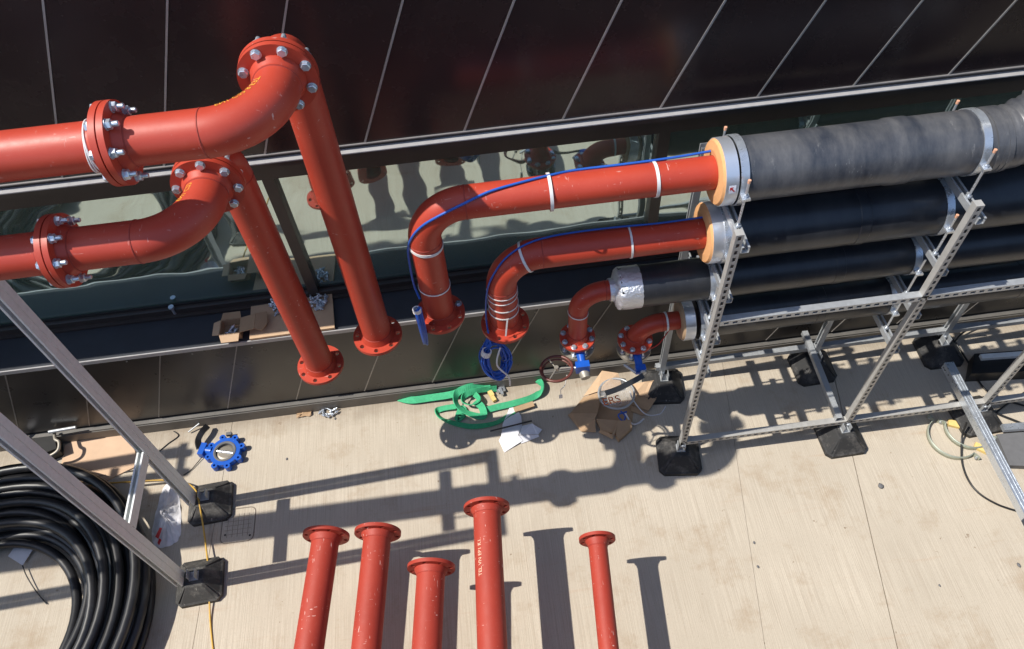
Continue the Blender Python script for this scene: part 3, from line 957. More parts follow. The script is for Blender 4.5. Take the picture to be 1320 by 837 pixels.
def foot_meshes(dusty):
    """one rubber foot about the origin: chamfered base pad with a four-sided hump"""
    b = MB(); a, c = .15, .035
    ring = lambda s, z, ch: [(-s + ch, -s, z), (s - ch, -s, z), (s, -s + ch, z), (s, s - ch, z), (s - ch, s, z), (-s + ch, s, z), (-s, s - ch, z), (-s, -s + ch, z)]
    rings = [ring(a, .0005, c), ring(a, .034, c), ring(a - .012, .042, c * .9), ring(.066, .125, .014), ring(.056, .132, .012)]
    vs = [p for r_ in rings for p in r_]
    fs = [tuple(range(7, -1, -1)), tuple(range(32, 40))]
    for j in range(4):
        for k in range(8):
            fs.append((j * 8 + k, j * 8 + (k + 1) % 8, (j + 1) * 8 + (k + 1) % 8, (j + 1) * 8 + k))
    b.add(vs, fs)
    # raised ribs down the four slopes
    for k in range(4):
        rt = Matrix.Rotation(pi / 4 + k * pi / 2, 4, 'Z')
        b.bar(rt @ V3(.085, 0, .122), rt @ V3(.178, 0, .046), .010, .012)
    me = bpy.data.meshes.new('rubber_foot'); me.from_pydata(b.v, [], b.f)
    me.materials.append(M['feet_dusty' if dusty else 'feet'])
    bm = bmesh.new(); bm.from_mesh(me); bmesh.ops.recalc_face_normals(bm, faces=bm.faces); bm.to_mesh(me); bm.free()
    return me
FOOT, FOOT_D = foot_meshes(False), foot_meshes(True)
def add_foot(parent, x, y, rz, dusty=False):
    o = link('rubber_foot', FOOT_D if dusty else FOOT, parent, (x, y, 0))
    o.rotation_euler.z = rz
    b = MB().box((-.03, -.03, .1325), (.03, .03, .14)).box((-.026, -.027, .14), (-.022, .027, .2)).box((.022, -.027, .14), (.026, .027, .2))
    me = bpy.data.meshes.new('foot_bracket'); me.from_pydata(b.v, [], b.f); me.materials.append(M['galv'])
    k = link('foot_bracket', me); k.parent = o

rack = thing('pipe_support_rack', 'galvanised slotted strut rack on black rubber feet carrying the four stacked pipes', 'rack', (2.4, 2.73, 0))
PX = (1.245, 2.425, 3.42)
YFp, YRp = 2.41, 3.03
HP = (2.30, 2.30, 1.62)
for n, x in enumerate(PX):
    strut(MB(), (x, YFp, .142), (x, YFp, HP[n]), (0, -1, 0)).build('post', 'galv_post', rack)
    strut(MB(), (x, YRp, .142), (x, YRp, HP[n] + .02), (1, 0, 0), False).build('post', 'galv', rack)
    # plastic end cap look: closed plate on the post top
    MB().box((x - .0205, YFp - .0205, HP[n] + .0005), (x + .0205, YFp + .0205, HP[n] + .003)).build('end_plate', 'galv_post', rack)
for x, y, rz in ((1.235, 2.395, -.12), (2.41, 2.375, .02), (3.42, 2.40, .05), (1.26, 2.985, -.1), (2.425, 2.985, .03), (3.42, 2.985, -.02)):
    add_foot(rack, x, y, rz, False)
CMZ = (2.20, 1.775, 1.39, 1.045)
def clamp(i, x, R, z, zc):
    """pipe ring in two halves with side lugs on threaded rods"""
    b = MB().lathe((x, YP, z), (1, 0, 0), [(-.020, R), (-.020, R + .005), (.020, R + .005), (.020, R)], 48)
    cl = b.build('pipe_clamp', 'galv_bright', rack)
    for s in (-1, 1):
        y = YP + s * (R + .026)
        MB().box((x - .020, min(YP + s * (R + .003), y + s * .022), z - .006), (x + .020, max(YP + s * (R + .003), y + s * .022), z + .006)).build('lug', 'galv_bright', cl)
        rod = MB().tube([(x, y, zc + .02), (x, y, z + .105)], .0065, 8)
        rod.lathe((x, y, z + .006), (0, 0, 1), [(0, .013), (.011, .013), (.011, .001)], 6, False)
        rod.lathe((x, y, z - .017), (0, 0, 1), [(0, .001), (0, .013), (.011, .013)], 6, False)
        rod.lathe((x, y, zc + .0215), (0, 0, 1), [(0, .016), (.012, .016), (.012, .001)], 6, False)
        rod.build('threaded_rod', 'galv_bright', cl)
        if i in (0, 1):
            MB().lathe((x, y, z + .092), (0, 0, 1), [(0, .008), (.018, .008), (.018, .001)], 10).build('rod_cap', 'cap', cl)
for n, x in enumerate(PX[:2]):
    for i in range(4):
        xs = x + .042
        strut(MB(), (xs, YFp + (-.03 if i == 0 else -.005), CMZ[i]), (xs, YRp + .06, CMZ[i]), (0, 0, -1), True).build('crossmember', 'galv', rack)
        MB().box((x - .024, YFp - .0325, CMZ[i] - .035) if i else (x - .024, YFp + .022, CMZ[i] - .035), (x + .022, YFp - .0215, CMZ[i] + .02) if i else (x + .022, YFp + .055, CMZ[i] + .02)).build('angle_bracket', 'galv', rack) if i == 99 else None
        clamp(i, xs, IR[i] + (.009 if n == 0 and i != 2 else .001), PZ[i], CMZ[i])
# long rails
strut(MB(), (PX[0] + .022, YFp, 1.592), (6.5, YFp, 1.592), (0, -1, 0)).build('rail', 'galv', rack)
strut(MB(), (PX[0] - .02, YFp, .205), (6.5, YFp, .205), (0, -1, 0)).build('rail', 'galv_post', rack)
strut(MB(), (PX[0] - .05, YRp + .003, .226), (6.5, YRp + .003, .226), (0, 0, 1), False).build('rail', 'galv', rack)
strut(MB(), (2.345, YFp - .01, .248), (2.36, YRp + .12, .262), (0, 0, 1), False).build('crossmember', 'galv', rack, label='dull bottom channel running from front rail past the rear rail')
# bolts on the bottom brackets
for x in PX:
    for y in (YFp, YRp):
        o = link('bracket_bolt', bolt_mesh(.045, .007, .006), rack, (x, y, .18)); o.rotation_euler = (pi / 2, 0, 0)

lc = strut(MB(), (3.259, 2.712, 0.270), (3.250, 1.549, 0.235), (0, 0, 1), False, w=.062)
pa, pb = V3((3.259, 2.712, 0.270)), V3((3.250, 1.549, 0.235))
lc.bar(pa + V3(.012, 0, .033), pb + V3(.012, 0, .033), .004, .003).bar(pa + V3(-.012, 0, .033), pb + V3(-.012, 0, .033), .004, .003).bar(pa + V3(.030, 0, .032), pb + V3(.030, 0, .032), .004, .004).bar(pa + V3(-.030, 0, .032), pb + V3(-.030, 0, .032), .004, .004)
tag(lc.build('strut_channel', 'galv_bright'), 'long shiny channel lying loose across the bottom rail at far right', 'channel')

# left rack: back-to-back channel posts, cross bars, rubber feet
lr = thing('left_pipe_rack', 'pair of grey back to back channel posts with a cross bar, left foreground', 'rack', (-2.2, 2.24, 0))
LX, LYA, LYB, LH = -2.205, 2.49, 1.925, 3.12
for y in (LYA, LYB):
    strut(MB(), (LX, y + .0243, .135), (LX, y + .0243, LH), (0, -1, 0), False, w=.0455).build('post', 'galv_shade_lift', lr)
    strut(MB(), (LX, y - .0243, .135), (LX, y - .0243, LH), (0, 1, 0), False, w=.0455).build('post', 'galv_shade_lift', lr)
for z in (.90, 2.64, 3.10):
    a, b = LYB + .053, LYA - .053
    if z > 3:
        a, b = LYB - .05, LYA + .05; z = LH + .043
    for s, mt in ((-1, 'galv_shade_lift'), (1, 'galv_shade_lift')):
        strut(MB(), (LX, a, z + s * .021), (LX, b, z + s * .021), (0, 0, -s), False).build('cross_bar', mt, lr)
for z, zp, y in ((2.683, 2.93, 2.175), (3.205, 3.378, 2.19)):
    b = MB().lathe((LX, y, zp), (1, 0, 0), [(-.018, .085), (-.018, .09), (.018, .09), (.018, .085)], 40)
    for s in (-1, 1):
        b.tube([(LX, y + s * .108, z), (LX, y + s * .108, zp + .07)], .0065, 8)
        b.box((LX - .018, y + s * .098 - .02, zp - .006), (LX + .018, y + s * .098 + .02, zp + .006))
    b.build('pipe_clamp', 'galv_bright', lr)
for y in (LYA, LYB):
    add_foot(lr, LX + .085, y + .01, .06, True)

# unseen rack added off to the left, its posts striping the deck with shade
l2 = thing('left_pipe_rack', 'unseen channel post rack added farther left, casting shade stripes on the deck', 'rack', (-4.5, 2.5, 0))
for y in (LYB, LYA, 2.86):
    strut(MB(), (-4.5, y + .0243, .135), (-4.5, y + .0243, LH), (0, -1, 0), False, w=.0455).build('post', 'galv_shade_lift', l2)
    strut(MB(), (-4.5, y - .0243, .135), (-4.5, y - .0243, LH), (0, 1, 0), False, w=.0455).build('post', 'galv_shade_lift', l2)
    add_foot(l2, -4.48, y, .03, True)
for z in (.9, 2.64, LH + .043):
    a, b = (LYB + .053, LYA - .053) if z < 3 else (LYB - .05, 2.93)
    strut(MB(), (-4.5, a, z), (-4.5, b, z), (0, 0, -1), False).build('cross_bar', 'galv_shade_lift', l2)
strut(MB(), (-4.5, LYA + .053, 2.45), (-4.5, 2.807, 2.45), (0, 0, -1), False).build('cross_bar', 'galv_shade_lift', l2)
for y in (2.70, 2.86):
    MB().tube([(-5.6, y, 2.53), (-4.02, y, 2.53)], .035, 12).build('shade_conduit', 'galv_shade_lift', l2)  # unseen tubes added for the shade stripes they throw on the deck
ip = thing('shade_pipe', 'unseen thick black pipe end added far left to shade the deck', 'pipe', (-5.0, 2.46, 2.5))  # added out of view so that its shade falls across the deck
MB().tube([(-6.2, 2.47, 2.83), (-4.55, 2.47, 2.83)], .15, 28).build('insulation_sleeve', 'rubber', ip)
MB().tube([(-4.55, 2.47, 2.83), (-4.3, 2.47, 2.83)], .084, 24).build('red_pipe', 'red', ip)

# ------------------------------------------------------------------ flanged pipes lying towards the camera
def loose_pipe(dn, x0, y0, x1, y1, z, length, label, phase, text=None):
    d = V3(x1 - x0, y1 - y0, 0).normalized()
    a = V3(x0, y0, z); b = a + d * length
    T = thing('flanged_pipe', label, 'pipe', tuple(a), 'loose flanged pipes in a row')
    r = SPEC[dn]['pr']
    MB().tube([a + d * .012, b - d * .012], r, 36, caps=False).build('pipe', 'red_worn', T)
    flange(dn, a, d, T, phase, mat='red_worn'); flange(dn, b, -d, T, phase, mat='red_worn')
    MB().lathe(a + d * .047, d, [(-.004, r - .001), (-.0015, r + .0022), (.0015, r + .0022), (.004, r - .001)], 36).build('weld_seam', 'red_seam', T)
    if text:
        s = d.cross(V3(0, 0, 1))
        def Tm(x, y):
            th = radians(34) + y / r
            return a + d * (.33 - x) + (s * sin(-th) * -1 + V3(0, 0, 1) * cos(th)) * (r + .0008) if False else a + d * (.33 - x) + (V3(0, 0, 1) * cos(th) + s * (-sin(th)) * -1 * SGN) * (r + .0008)
        lettering(text, .034, 'white_mark', 'stencil', T, Tm)
    return T
SGN = 1
loose_pipe(150, -1.157, 1.927, -1.215, 1.443, .52, 1.9, 'leftmost loose red flanged pipe in the foreground row', .5)
loose_pipe(150, -.836, 1.898, -.890, 1.40, .53, 1.9, 'second loose red flanged pipe from the left, flange level with the first', .5)
loose_pipe(150, -.519, 1.636, -.550, 1.355, .53, 1.9, 'third loose red flanged pipe, reaching least far, nick of bare metal on its rim', .25)
loose_pipe(150, -.152, 1.95, -.190, 1.311, .57, 2.2, 'fourth loose red flanged pipe, reaching farthest, white writing along it', .3, 'TEL VN EP1 K1.')
loose_pipe(100, .489, 1.672, .452, 1.223, .535, 1.7, 'thinnest loose red flanged pipe, alone at right of the row', .35)
# trestles that carry them, out of the picture below
for y, lab in ((.78, 'timber trestle under the loose pipes, nearer the wall'), (.25, 'timber trestle under the loose pipes, nearer the camera')):
    T = thing('trestle', lab, 'trestle', (-.35, y, 0))
    MB().box((-1.6, y - .04, .33), (.75, y + .04, .415)).build('beam', 'wood', T)
    for x in (-1.5, .65):
        for s in (-1, 1):
            MB().bar((x, y + s * .02, .33), (x, y + s * .13, .0), .05, .05, (1, 0, 0)).build('leg', 'wood', T)

# ------------------------------------------------------------------ clutter on the deck
# green lifting sling
def strap(pts, w, ups, n=8, t=.007):
    p = spline(pts, n)
    us = spline([V3(u) for u in ups], n)
    return p, us
sl = thing('lifting_sling', 'tangled bright green webbing sling on the concrete by the wall', 'sling', (-0.192, 3.060, 0.000))
UPV = (0, 0, 1)
def add_strap(pts, ups, w=.052):
    p, us = strap(pts, w, ups)
    MB().ribbon(p, us, w * .92, .007).build('webbing', 'sling', sl)
add_strap([(-0.759, 3.184, 0.015), (-0.662, 3.139, 0.030), (-0.512, 3.135, 0.035), (-0.330, 3.134, 0.050), (-0.206, 3.166, 0.070), (-0.045, 3.169, 0.060)], [(0, -.3, 1)] * 6, .06)
add_strap([(-0.045, 3.169, 0.050), (-0.175, 3.156, 0.090), (-0.297, 3.118, 0.090), (-0.317, 3.036, 0.070), (-0.254, 2.957, 0.060), (-0.130, 2.901, 0.055), (-0.129, 2.986, 0.050), (-0.177, 3.044, 0.045)], [(0, -.6, 1), (0, -.8, .7), (.7, 0, .8), (.8, 0, .6), (.3, .5, 1), (0, 0, 1), (-.3, 0, 1), (0, .3, 1)], .058)
add_strap([(-0.001, 3.146, 0.030), (-0.132, 3.133, 0.060), (-0.241, 3.101, 0.070), (-0.264, 3.048, 0.060), (-0.203, 3.017, 0.050), (-0.141, 3.049, 0.050), (-0.171, 3.110, 0.050)], [(0, -.8, .6), (0, -.9, .5), (.9, 0, .5), (.9, .2, .5), (0, .9, .5), (-.9, 0, .5), (0, -.8, .6)], .05)
add_strap([(-0.322, 3.033, 0.030), (-0.430, 3.034, 0.020), (-0.473, 3.013, 0.020), (-0.436, 2.948, 0.018), (-0.322, 2.884, 0.018), (-0.197, 2.847, 0.016), (-0.032, 2.857, 0.014), (0.092, 2.921, 0.012), (0.241, 2.974, 0.012)], [(0, 0, 1), (.2, 0, 1), (.9, 0, .5), (.5, .6, .7), (0, .3, 1), (0, .2, 1), (0, .5, 1), (0, .6, .9), (0, .8, .6)], .05)
add_strap([(-0.127, 2.963, 0.030), (-0.018, 2.981, 0.030), (0.114, 2.996, 0.030), (0.254, 3.024, 0.030), (0.331, 3.062, 0.040), (0.351, 3.116, 0.050), (0.322, 3.163, 0.050)], [(0, -.5, 1), (0, -.5, 1), (0, -.5, 1), (-.2, -.7, .8), (-.9, -.3, .5), (-.9, .2, .4), (-.6, .8, .5)], .052)
add_strap([(-0.257, 2.968, 0.020), (-0.282, 3.019, 0.020), (-0.319, 2.929, 0.020), (-0.270, 2.956, 0.020)], [(0, 0, 1)] * 4, .05)

# white folded paper, rod and stick
pp = thing('paper_sheet', 'creased white paper drawing lying folded on the deck beside the green sling', 'paper', (0.117, 2.743, 0.000))
b = MB()
P = [(0.081, 2.977, 0.012), (0.128, 2.970, 0.012), (0.158, 2.879, 0.020), (0.154, 2.794, 0.030), (0.115, 2.710, 0.050), (-0.010, 2.724, 0.045), (0.012, 2.828, 0.030)]
b.prism(P, .001)
b.prism([(-0.010, 2.724, 0.045), (0.115, 2.710, 0.050), (0.144, 2.676, 0.020), (-0.002, 2.607, 0.004), (-0.031, 2.702, 0.020)], .001)
b.build('sheet', 'paper', pp)
MB().prism([(0.121, 2.712, 0.045), (0.154, 2.791, 0.035), (0.230, 2.791, 0.050), (0.298, 2.745, 0.020), (0.264, 2.711, 0.020)], .001).build('sheet', 'paper', pp)
MB().prism([(0.121, 2.711, 0.040), (0.264, 2.708, 0.019), (0.268, 2.696, 0.010), (0.130, 2.660, 0.006)], .001).build('sheet', 'paper', pp)
tag(MB().tube([(-0.085, 2.758, 0.075), (0.229, 2.799, 0.075)], .006, 8).build('rod', 'black'), 'thin black rod lying across the white paper', 'rod')
tag(MB().bar((0.112, 2.934, 0.030), (0.264, 2.967, 0.030), .045, .016).build('timber_offcut', 'wood'), 'short pale wooden offcut between sling and paper', 'wood')
# yellow and zinc bits inside the sling loop
yb = thing('packing_foam', 'small yellow foam scraps in front of the zinc bracket by the sling', 'foam', (-0.044, 3.101, 0.000))
for px in (MB().bar((-0.057, 3.133, 0.020), (-0.038, 3.087, 0.020), .035, .03), MB().bar((-0.044, 3.088, 0.020), (-0.024, 3.043, 0.020), .03, .025)):
    px.build('foam_scrap', 'yellow_pad', yb)
zb_ = thing('zinc_bracket', 'small zinc bracket lying inside the green sling loop', 'bracket', (0.033, 3.139, 0.000))
MB().bar((-0.003, 3.132, 0.020), (0.064, 3.143, 0.020), .05, .008, (0, .3, 1)).bar((0.024, 3.150, 0.030), (0.040, 3.084, 0.030), .02, .02).build('bracket_plate', 'galv_bright', zb_)

# flattened cardboard carton with a bagged valve kit on it
cb = thing('cardboard_carton', 'torn open brown cardboard carton lying flat under the bagged kit', 'carton', (0.883, 2.866, 0.000))
def flap(pts, mat='card'):
    MB().prism(pts, .006).build('flap', mat, cb)
flap([(0.506, 2.842, 0.020), (0.579, 2.688, 0.025), (0.684, 2.664, 0.030), (0.691, 2.743, 0.085), (0.715, 2.780, 0.095), (0.534, 2.840, 0.050)])
flap([(0.522, 2.835, 0.050), (0.715, 2.779, 0.096), (0.748, 2.865, 0.090), (0.757, 2.969, 0.075), (0.646, 2.972, 0.030)], 'card')
flap([(0.647, 2.978, 0.032), (0.752, 2.976, 0.077), (0.950, 3.005, 0.050), (0.936, 3.102, 0.100), (0.818, 3.142, 0.100)], 'card_in')
flap([(0.715, 2.764, 0.008), (0.738, 2.917, 0.008), (1.028, 2.908, 0.008), (0.968, 2.713, 0.008)], 'card')
MB().prism([(0.699, 2.751, 0.070), (0.853, 2.712, 0.075), (0.843, 2.621, 0.030), (0.730, 2.665, 0.028)], .02).build('flap', 'card', cb)
MB().prism([(0.855, 2.699, 0.085), (0.947, 2.699, 0.085), (0.950, 2.647, 0.060), (0.836, 2.566, 0.050), (0.821, 2.607, 0.050)], .045).build('flap', 'card', cb)
flap([(0.857, 2.710, 0.088), (0.869, 2.709, 0.088), (0.795, 2.584, 0.040), (0.706, 2.657, 0.036), (0.718, 2.667, 0.050), (0.794, 2.614, 0.055)])
flap([(1.010, 3.011, 0.060), (1.123, 2.996, 0.100), (1.235, 2.981, 0.130), (1.257, 2.946, 0.070), (1.180, 2.867, 0.060), (1.016, 2.925, 0.050)], 'card_in')
flap([(1.015, 2.920, 0.048), (1.179, 2.862, 0.058), (1.106, 2.787, 0.020), (0.996, 2.851, 0.030)], 'card')
flap([(0.989, 2.847, 0.028), (1.100, 2.782, 0.018), (1.060, 2.759, 0.010), (0.975, 2.806, 0.020)], 'card')
kit = thing('bagged_kit', 'clear plastic bag with steel ring and orange lettered label lying on the torn carton', 'bag', (0.900, 2.953, 0.000))
kc = V3((0.887, 2.908, 0.075))
ring = [kc + V3(.132 * cos(2 * pi * k / 40), .138 * sin(2 * pi * k / 40) + .02, .02 + .012 * cos(2 * pi * k / 40 + 1)) for k in range(40)]
MB().tube(ring, .009, 8, closed=True).build('steel_ring', 'galv', kit)
bmv, bmf = [], []
for j in range(11):
    for k in range(24):
        ph = pi * j / 10; th = 2 * pi * k / 24
        rr = 1 + random.uniform(-.13, .13)
        bmv.append(kc + V3(.13 * sin(ph) * cos(th) * rr, .14 * sin(ph) * sin(th) * rr + .02, .055 * cos(ph) * rr + .01))
for j in range(10):
    for k in range(24):
        bmf.append((j * 24 + k, j * 24 + (k + 1) % 24, (j + 1) * 24 + (k + 1) % 24, (j + 1) * 24 + k))
MB().add(bmv, bmf, True).build('bag_film', 'film', kit)
lab0 = V3((0.838, 2.834, 0.158))
MB().box((-.085, -.032, -.001), (.06, .034, .0), Matrix.Translation(lab0) @ Matrix.Rotation(.12, 4, 'Z')).build('label_sheet', 'film', kit)
lettering('ERS', .088, 'orange', 'label_lettering', kit, lambda x, y: lab0 + V3(x * cos(.12) - y * sin(.12) - .01, x * sin(.12) + y * cos(.12), .0015))
MB().tube(spline([(0.890, 2.783, 0.080), (0.916, 2.738, 0.070), (0.893, 2.708, 0.060), (0.867, 2.753, 0.080), (0.934, 2.770, 0.080)]), .006, 6).build('blue_tie', 'blue', kit)
MB().tube(spline([(0.989, 2.926, 0.100), (1.004, 2.854, 0.080), (1.078, 2.764, 0.020), (1.183, 2.756, 0.006), (1.245, 2.816, 0.004)]), .005, 6).build('clear_tube', 'bag', kit)
MB().tube(spline([(0.920, 2.759, 0.080), (0.957, 2.696, 0.030), (1.004, 2.695, 0.020), (1.061, 2.734, 0.006)]), .007, 6).build('clear_tube', 'bag', kit)

# loose blue butterfly valve on the deck
vc = V3((-2.052, 2.886, 0.030))
bv = thing('butterfly_valve', 'loose blue lugged butterfly valve lying flat on the deck near the left rack', 'valve', (vc.x, vc.y, 0))
body = holed_disc(.225, .158, [], .05)
body.materials.clear(); body.materials.append(M['blue_paint'])
link('valve_body', body, bv, tuple(vc))
for k in range(8):
    a = 2 * pi * (k + .3) / 8
    c = vc + V3(.124 * cos(a), .124 * sin(a), 0)
    lugm = holed_disc(.046, .018, [], .052)
    lugm.materials.clear(); lugm.materials.append(M['blue_paint'])
    link('lug', lugm, bv, tuple(c))
MB().lathe(vc, (0, 0, 1), [(-.026, .078), (-.026, .083), (.0285, .083), (.030, .076), (.026, .066), (-.02, .066)], 40).build('seat_ring', 'grey_block', bv)
MB().lathe(vc, (0.1, .12, 1), [(-.006, .001), (-.006, .062), (.004, .066), (.010, .05), (.014, .0001)], 40).build('valve_disc', 'disc', bv)
ds = V3(1, -.28, 0).normalized()
MB().tube([vc + ds * -.064 + V3(0, 0, .012), vc + ds * .064 + V3(0, 0, .012)], .012, 12).build('disc_rib', 'galv_bright', bv)
nk = V3(-1, .28, 0).normalized()
MB().tube([vc + nk * .105, vc + nk * .16], [.036, .03], 16).build('neck', 'blue_paint', bv)
t = Matrix.Translation(vc + nk * .185) @ Matrix.Rotation(math.atan2(nk.y, nk.x), 4, 'Z')
MB().box((-.03, -.045, -.03), (.012, .05, .034), t).build('top_plate', 'blue_paint', bv)
lv = [vc + nk * .20 + V3(0, .0, .02), vc + nk * .215 + V3(.0, .06, .035), vc + nk * .20 + V3(.015, .13, .045), vc + nk * .19 + V3(.03, .18, .03)]
lv = spline(lv)
MB().ribbon(lv, [(.6, 0, 1)] * len(lv), .042, .026).build('lever', 'black', bv)
MB().box((-.02, -.012, -.01), (.02, .012, .016), Matrix.Translation(vc + V3(.01, .155, .0))).build('lug_tab', 'grey_block', bv)
tag(MB().tube(spline([(-2.214, 2.908, 0.020), (-2.261, 2.848, 0.012), (-2.306, 2.793, 0.008), (-2.359, 2.758, 0.006)]), .0035, 6).build('cord', 'black'), 'thin black cord trailing from the loose blue valve to the rack foot', 'cord')

# loose fixings swept to the wall
def scatter(label, group, n, cx, cy, rx, ry, z, mats=('galv_bright',)):
    for k in range(n):
        me = bolt_mesh(random.choice((.03, .045)), .006, .012)
        o = bpy.data.objects.new('bolt', me); COL.objects.link(o)
        a, q_ = random.uniform(0, 2 * pi), random.random() ** .5
        o.location = (cx + rx * q_ * cos(a), cy + ry * q_ * sin(a), z + .011 + random.uniform(0, .012))
        o.rotation_euler = (pi / 2 + random.uniform(-.25, .25), 0, random.uniform(0, 2 * pi))
        tag(o, label, 'bolt', group)
c_ = (-1.301, 3.141, 0.000); scatter('zinc bolt in the small heap on the concrete below the riser flange', 'bolts on the concrete', 9, c_[0] + .02, c_[1], .07, .05, 0)
c_ = (-1.155, 3.435, 0.965); scatter('zinc bolt in the heap on the ledge board right of the front riser', 'bolts on the right of the ledge board', 18, c_[0], c_[1], .09, .065, .9665)
c_ = (-1.422, 3.422, 0.965); scatter('zinc bolt in the heap on the ledge board left of the front riser', 'bolts on the left of the ledge board', 12, c_[0] - .01, c_[1], .045, .07, .9665)
fs_ = thing('brown_paper_scrap', 'crumpled brown paper scrap beside the bolts on the concrete', 'paper', (-1.486, 3.161, 0.000))
b = MB(); vs = []; fs = []
c_ = V3((-1.486, 3.161, 0.000))
for j in range(5):
    for i in range(6):
        vs.append(c_ + V3(-.06 + .024 * i + random.uniform(-.008, .008), -.035 + .018 * j + random.uniform(-.006, .006), .004 + random.uniform(0, .022)))
for j in range(4):
    for i in range(5):
        fs.append((j * 6 + i, j * 6 + i + 1, j * 6 + i + 7, j * 6 + i + 6))
b.add(vs, fs).build('scrap', 'card', fs_)

# ------------------------------------------------------------------ things on the ledge
bd = thing('ledge_board', 'brown board lying on the dark ledge behind the front riser with bolts on it', 'board', (-1.339, 3.376, 0.945))
MB().prism([(-1.615, 3.470, .966), (-1.055, 3.495, .966), (-1.03, 3.195, .966), (-1.60, 3.188, .966)], .018).build('board_sheet', 'card_in', bd)
bx = thing('cardboard_box', 'small open cardboard box of bolts at the left end of the ledge board', 'box', (-1.68, 3.30, .945))
zb = .9445
xa, xb_, ya, yb_ = -1.79, -1.655, 3.215, 3.34
MB().box((xa, ya, zb), (xb_, yb_, zb + .004)).build('box_bottom', 'card', bx)
for a, b2 in (((xa, ya, zb + .0045), (xb_, ya + .004, zb + .07)), ((xa, yb_ - .004, zb + .0045), (xb_, yb_, zb + .07)), ((xa, ya + .0045, zb + .0045), (xa + .004, yb_ - .0045, zb + .07)), ((xb_ - .004, ya + .0045, zb + .0045), (xb_, yb_ - .0045, zb + .07))):
    MB().box(a, b2).build('box_wall', 'card', bx)
MB().prism([(xa, ya - .002, zb + .07), (xb_, ya - .002, zb + .07), (xb_ - .01, ya - .05, zb + .045), (xa + .012, ya - .05, zb + .045)], .004).build('box_flap', 'card_in', bx)
MB().prism([(xa - .002, yb_, zb + .07), (xa - .002, ya, zb + .07), (xa - .05, ya + .01, zb + .06), (xa - .05, yb_ - .01, zb + .06)], .004).build('box_flap', 'card_in', bx)
MB().prism([(xa + .01, yb_ + .055, zb + .075), (xb_ - .01, yb_ + .055, zb + .075), (xb_, yb_ + .002, zb + .071), (xa, yb_ + .002, zb + .071)], .004).build('box_flap', 'card', bx)
MB().prism([(xb_ + .002, yb_, zb + .072), (xb_ + .10, yb_ + .012, zb + .082), (xb_ + .10, ya + .01, zb + .08), (xb_ + .002, ya, zb + .072)], .004).build('box_flap', 'card', bx)
MB().prism([(xb_ + .102, yb_ + .012, zb + .083), (xb_ + .17, yb_ + .03, zb + .07), (xb_ + .18, ya + .06, zb + .06), (xb_ + .15, ya + .0, zb + .065), (xb_ + .102, ya + .01, zb + .081)], .004).build('box_flap', 'card', bx)
scatter('zinc bolt inside the small open cardboard box', 'bolts in the cardboard box', 7, -1.72, 3.265, .035, .03, zb + .006)
st = thing('anchor_stud', 'short bright stud standing on the dark ledge left of the cardboard box', 'stud', (-2.146, 3.514, 0.941))
c_ = V3((-2.144, 3.499, 0.941))
MB().lathe(c_, (0, 0, 1), [(.0005, .02), (.004, .02), (.004, .011), (.075, .011), (.075, .019), (.092, .019), (.092, .0001)], 14).build('stud_bolt', 'galv_bright', st)

# ------------------------------------------------------------------ left corner
def pipe_coil():
    T = thing('pipe_coil', 'large coil of glossy black plastic pipe lying on the deck at bottom left', 'pipe coil', (-3.33, 1.80, 0))
    cx, cy, r = -3.47, 1.77, .0315
    pts = []
    layers, turns = 3, 7
    N = 64
    for l in range(layers):
        for t_ in range(turns):
            tt = t_ if l % 2 == 0 else turns - 1 - t_
            wob = random.uniform(-.02, .02); ph = random.uniform(0, 6.28); ex = random.uniform(-.03, .03)
            for k in range(N):
                s = k / N
                stp = (1 if l % 2 == 0 else -1) * s
                rad = .63 + (tt + stp) * .0655 + wob * 1.6 * sin(pi * s) ** 2 * sin(2 * pi * s + ph) + (l == 2) * .05 * (1 + cos(2 * pi * s + 4.1 - 2.2))
                z = .033 + l * .064 + .020 * sin(pi * s) ** 2 * sin(4 * pi * s + ph) * (l > 0)
                a = 2 * pi * s + 4.1
                pts.append((cx + rad * cos(a) + ex * sin(pi * s) ** 2, cy + rad * sin(a) + ex * sin(pi * s) ** 2, max(z, .033)))
    # loose top loops slung across the lay
    for ox, oy, rad, tilt in ((.05, .02, .80, .04), (-.03, .05, .93, -.03), (.08, -.06, .72, .05), (.0, .08, 1.02, .02)):
        p0 = rad
        for k in range(N):
            s = k / N; a = 2 * pi * s + 4.1
            w_ = sin(pi * s) ** 2
            pts.append((cx + rad * cos(a) + ox * w_, cy + rad * sin(a) + oy * w_, .225 + .02 * w_ * sin(3 * a) + tilt * w_))
    MB().tube(pts, r, 9).build('coiled_pipe', 'hose', T)
    for a in (1.75, 3.1, 4.9):
        p0 = V3(cx + .60 * cos(a), cy + .60 * sin(a), .235)
        p1 = V3(cx + 1.03 * cos(a), cy + 1.03 * sin(a), .235)
        MB().bar(p0, p1, .02, .003).build('binding_strap', 'black', T)
pipe_coil()
tg = thing('paper_tag', 'pale square tag on a black strap lying inside the black pipe coil', 'tag', (-3.421, 2.325, 0.000))
MB().prism([(-3.442, 2.404, 0.020), (-3.329, 2.322, 0.020), (-3.364, 2.213, 0.030), (-3.486, 2.295, 0.030)], .002).build('tag_card', 'bag', tg)
MB().tube(spline([(-3.364, 2.213, 0.030), (-3.318, 2.137, 0.030), (-3.240, 2.035, 0.020), (-3.141, 1.928, 0.010)]), .004, 6).build('tag_strap', 'black', tg)

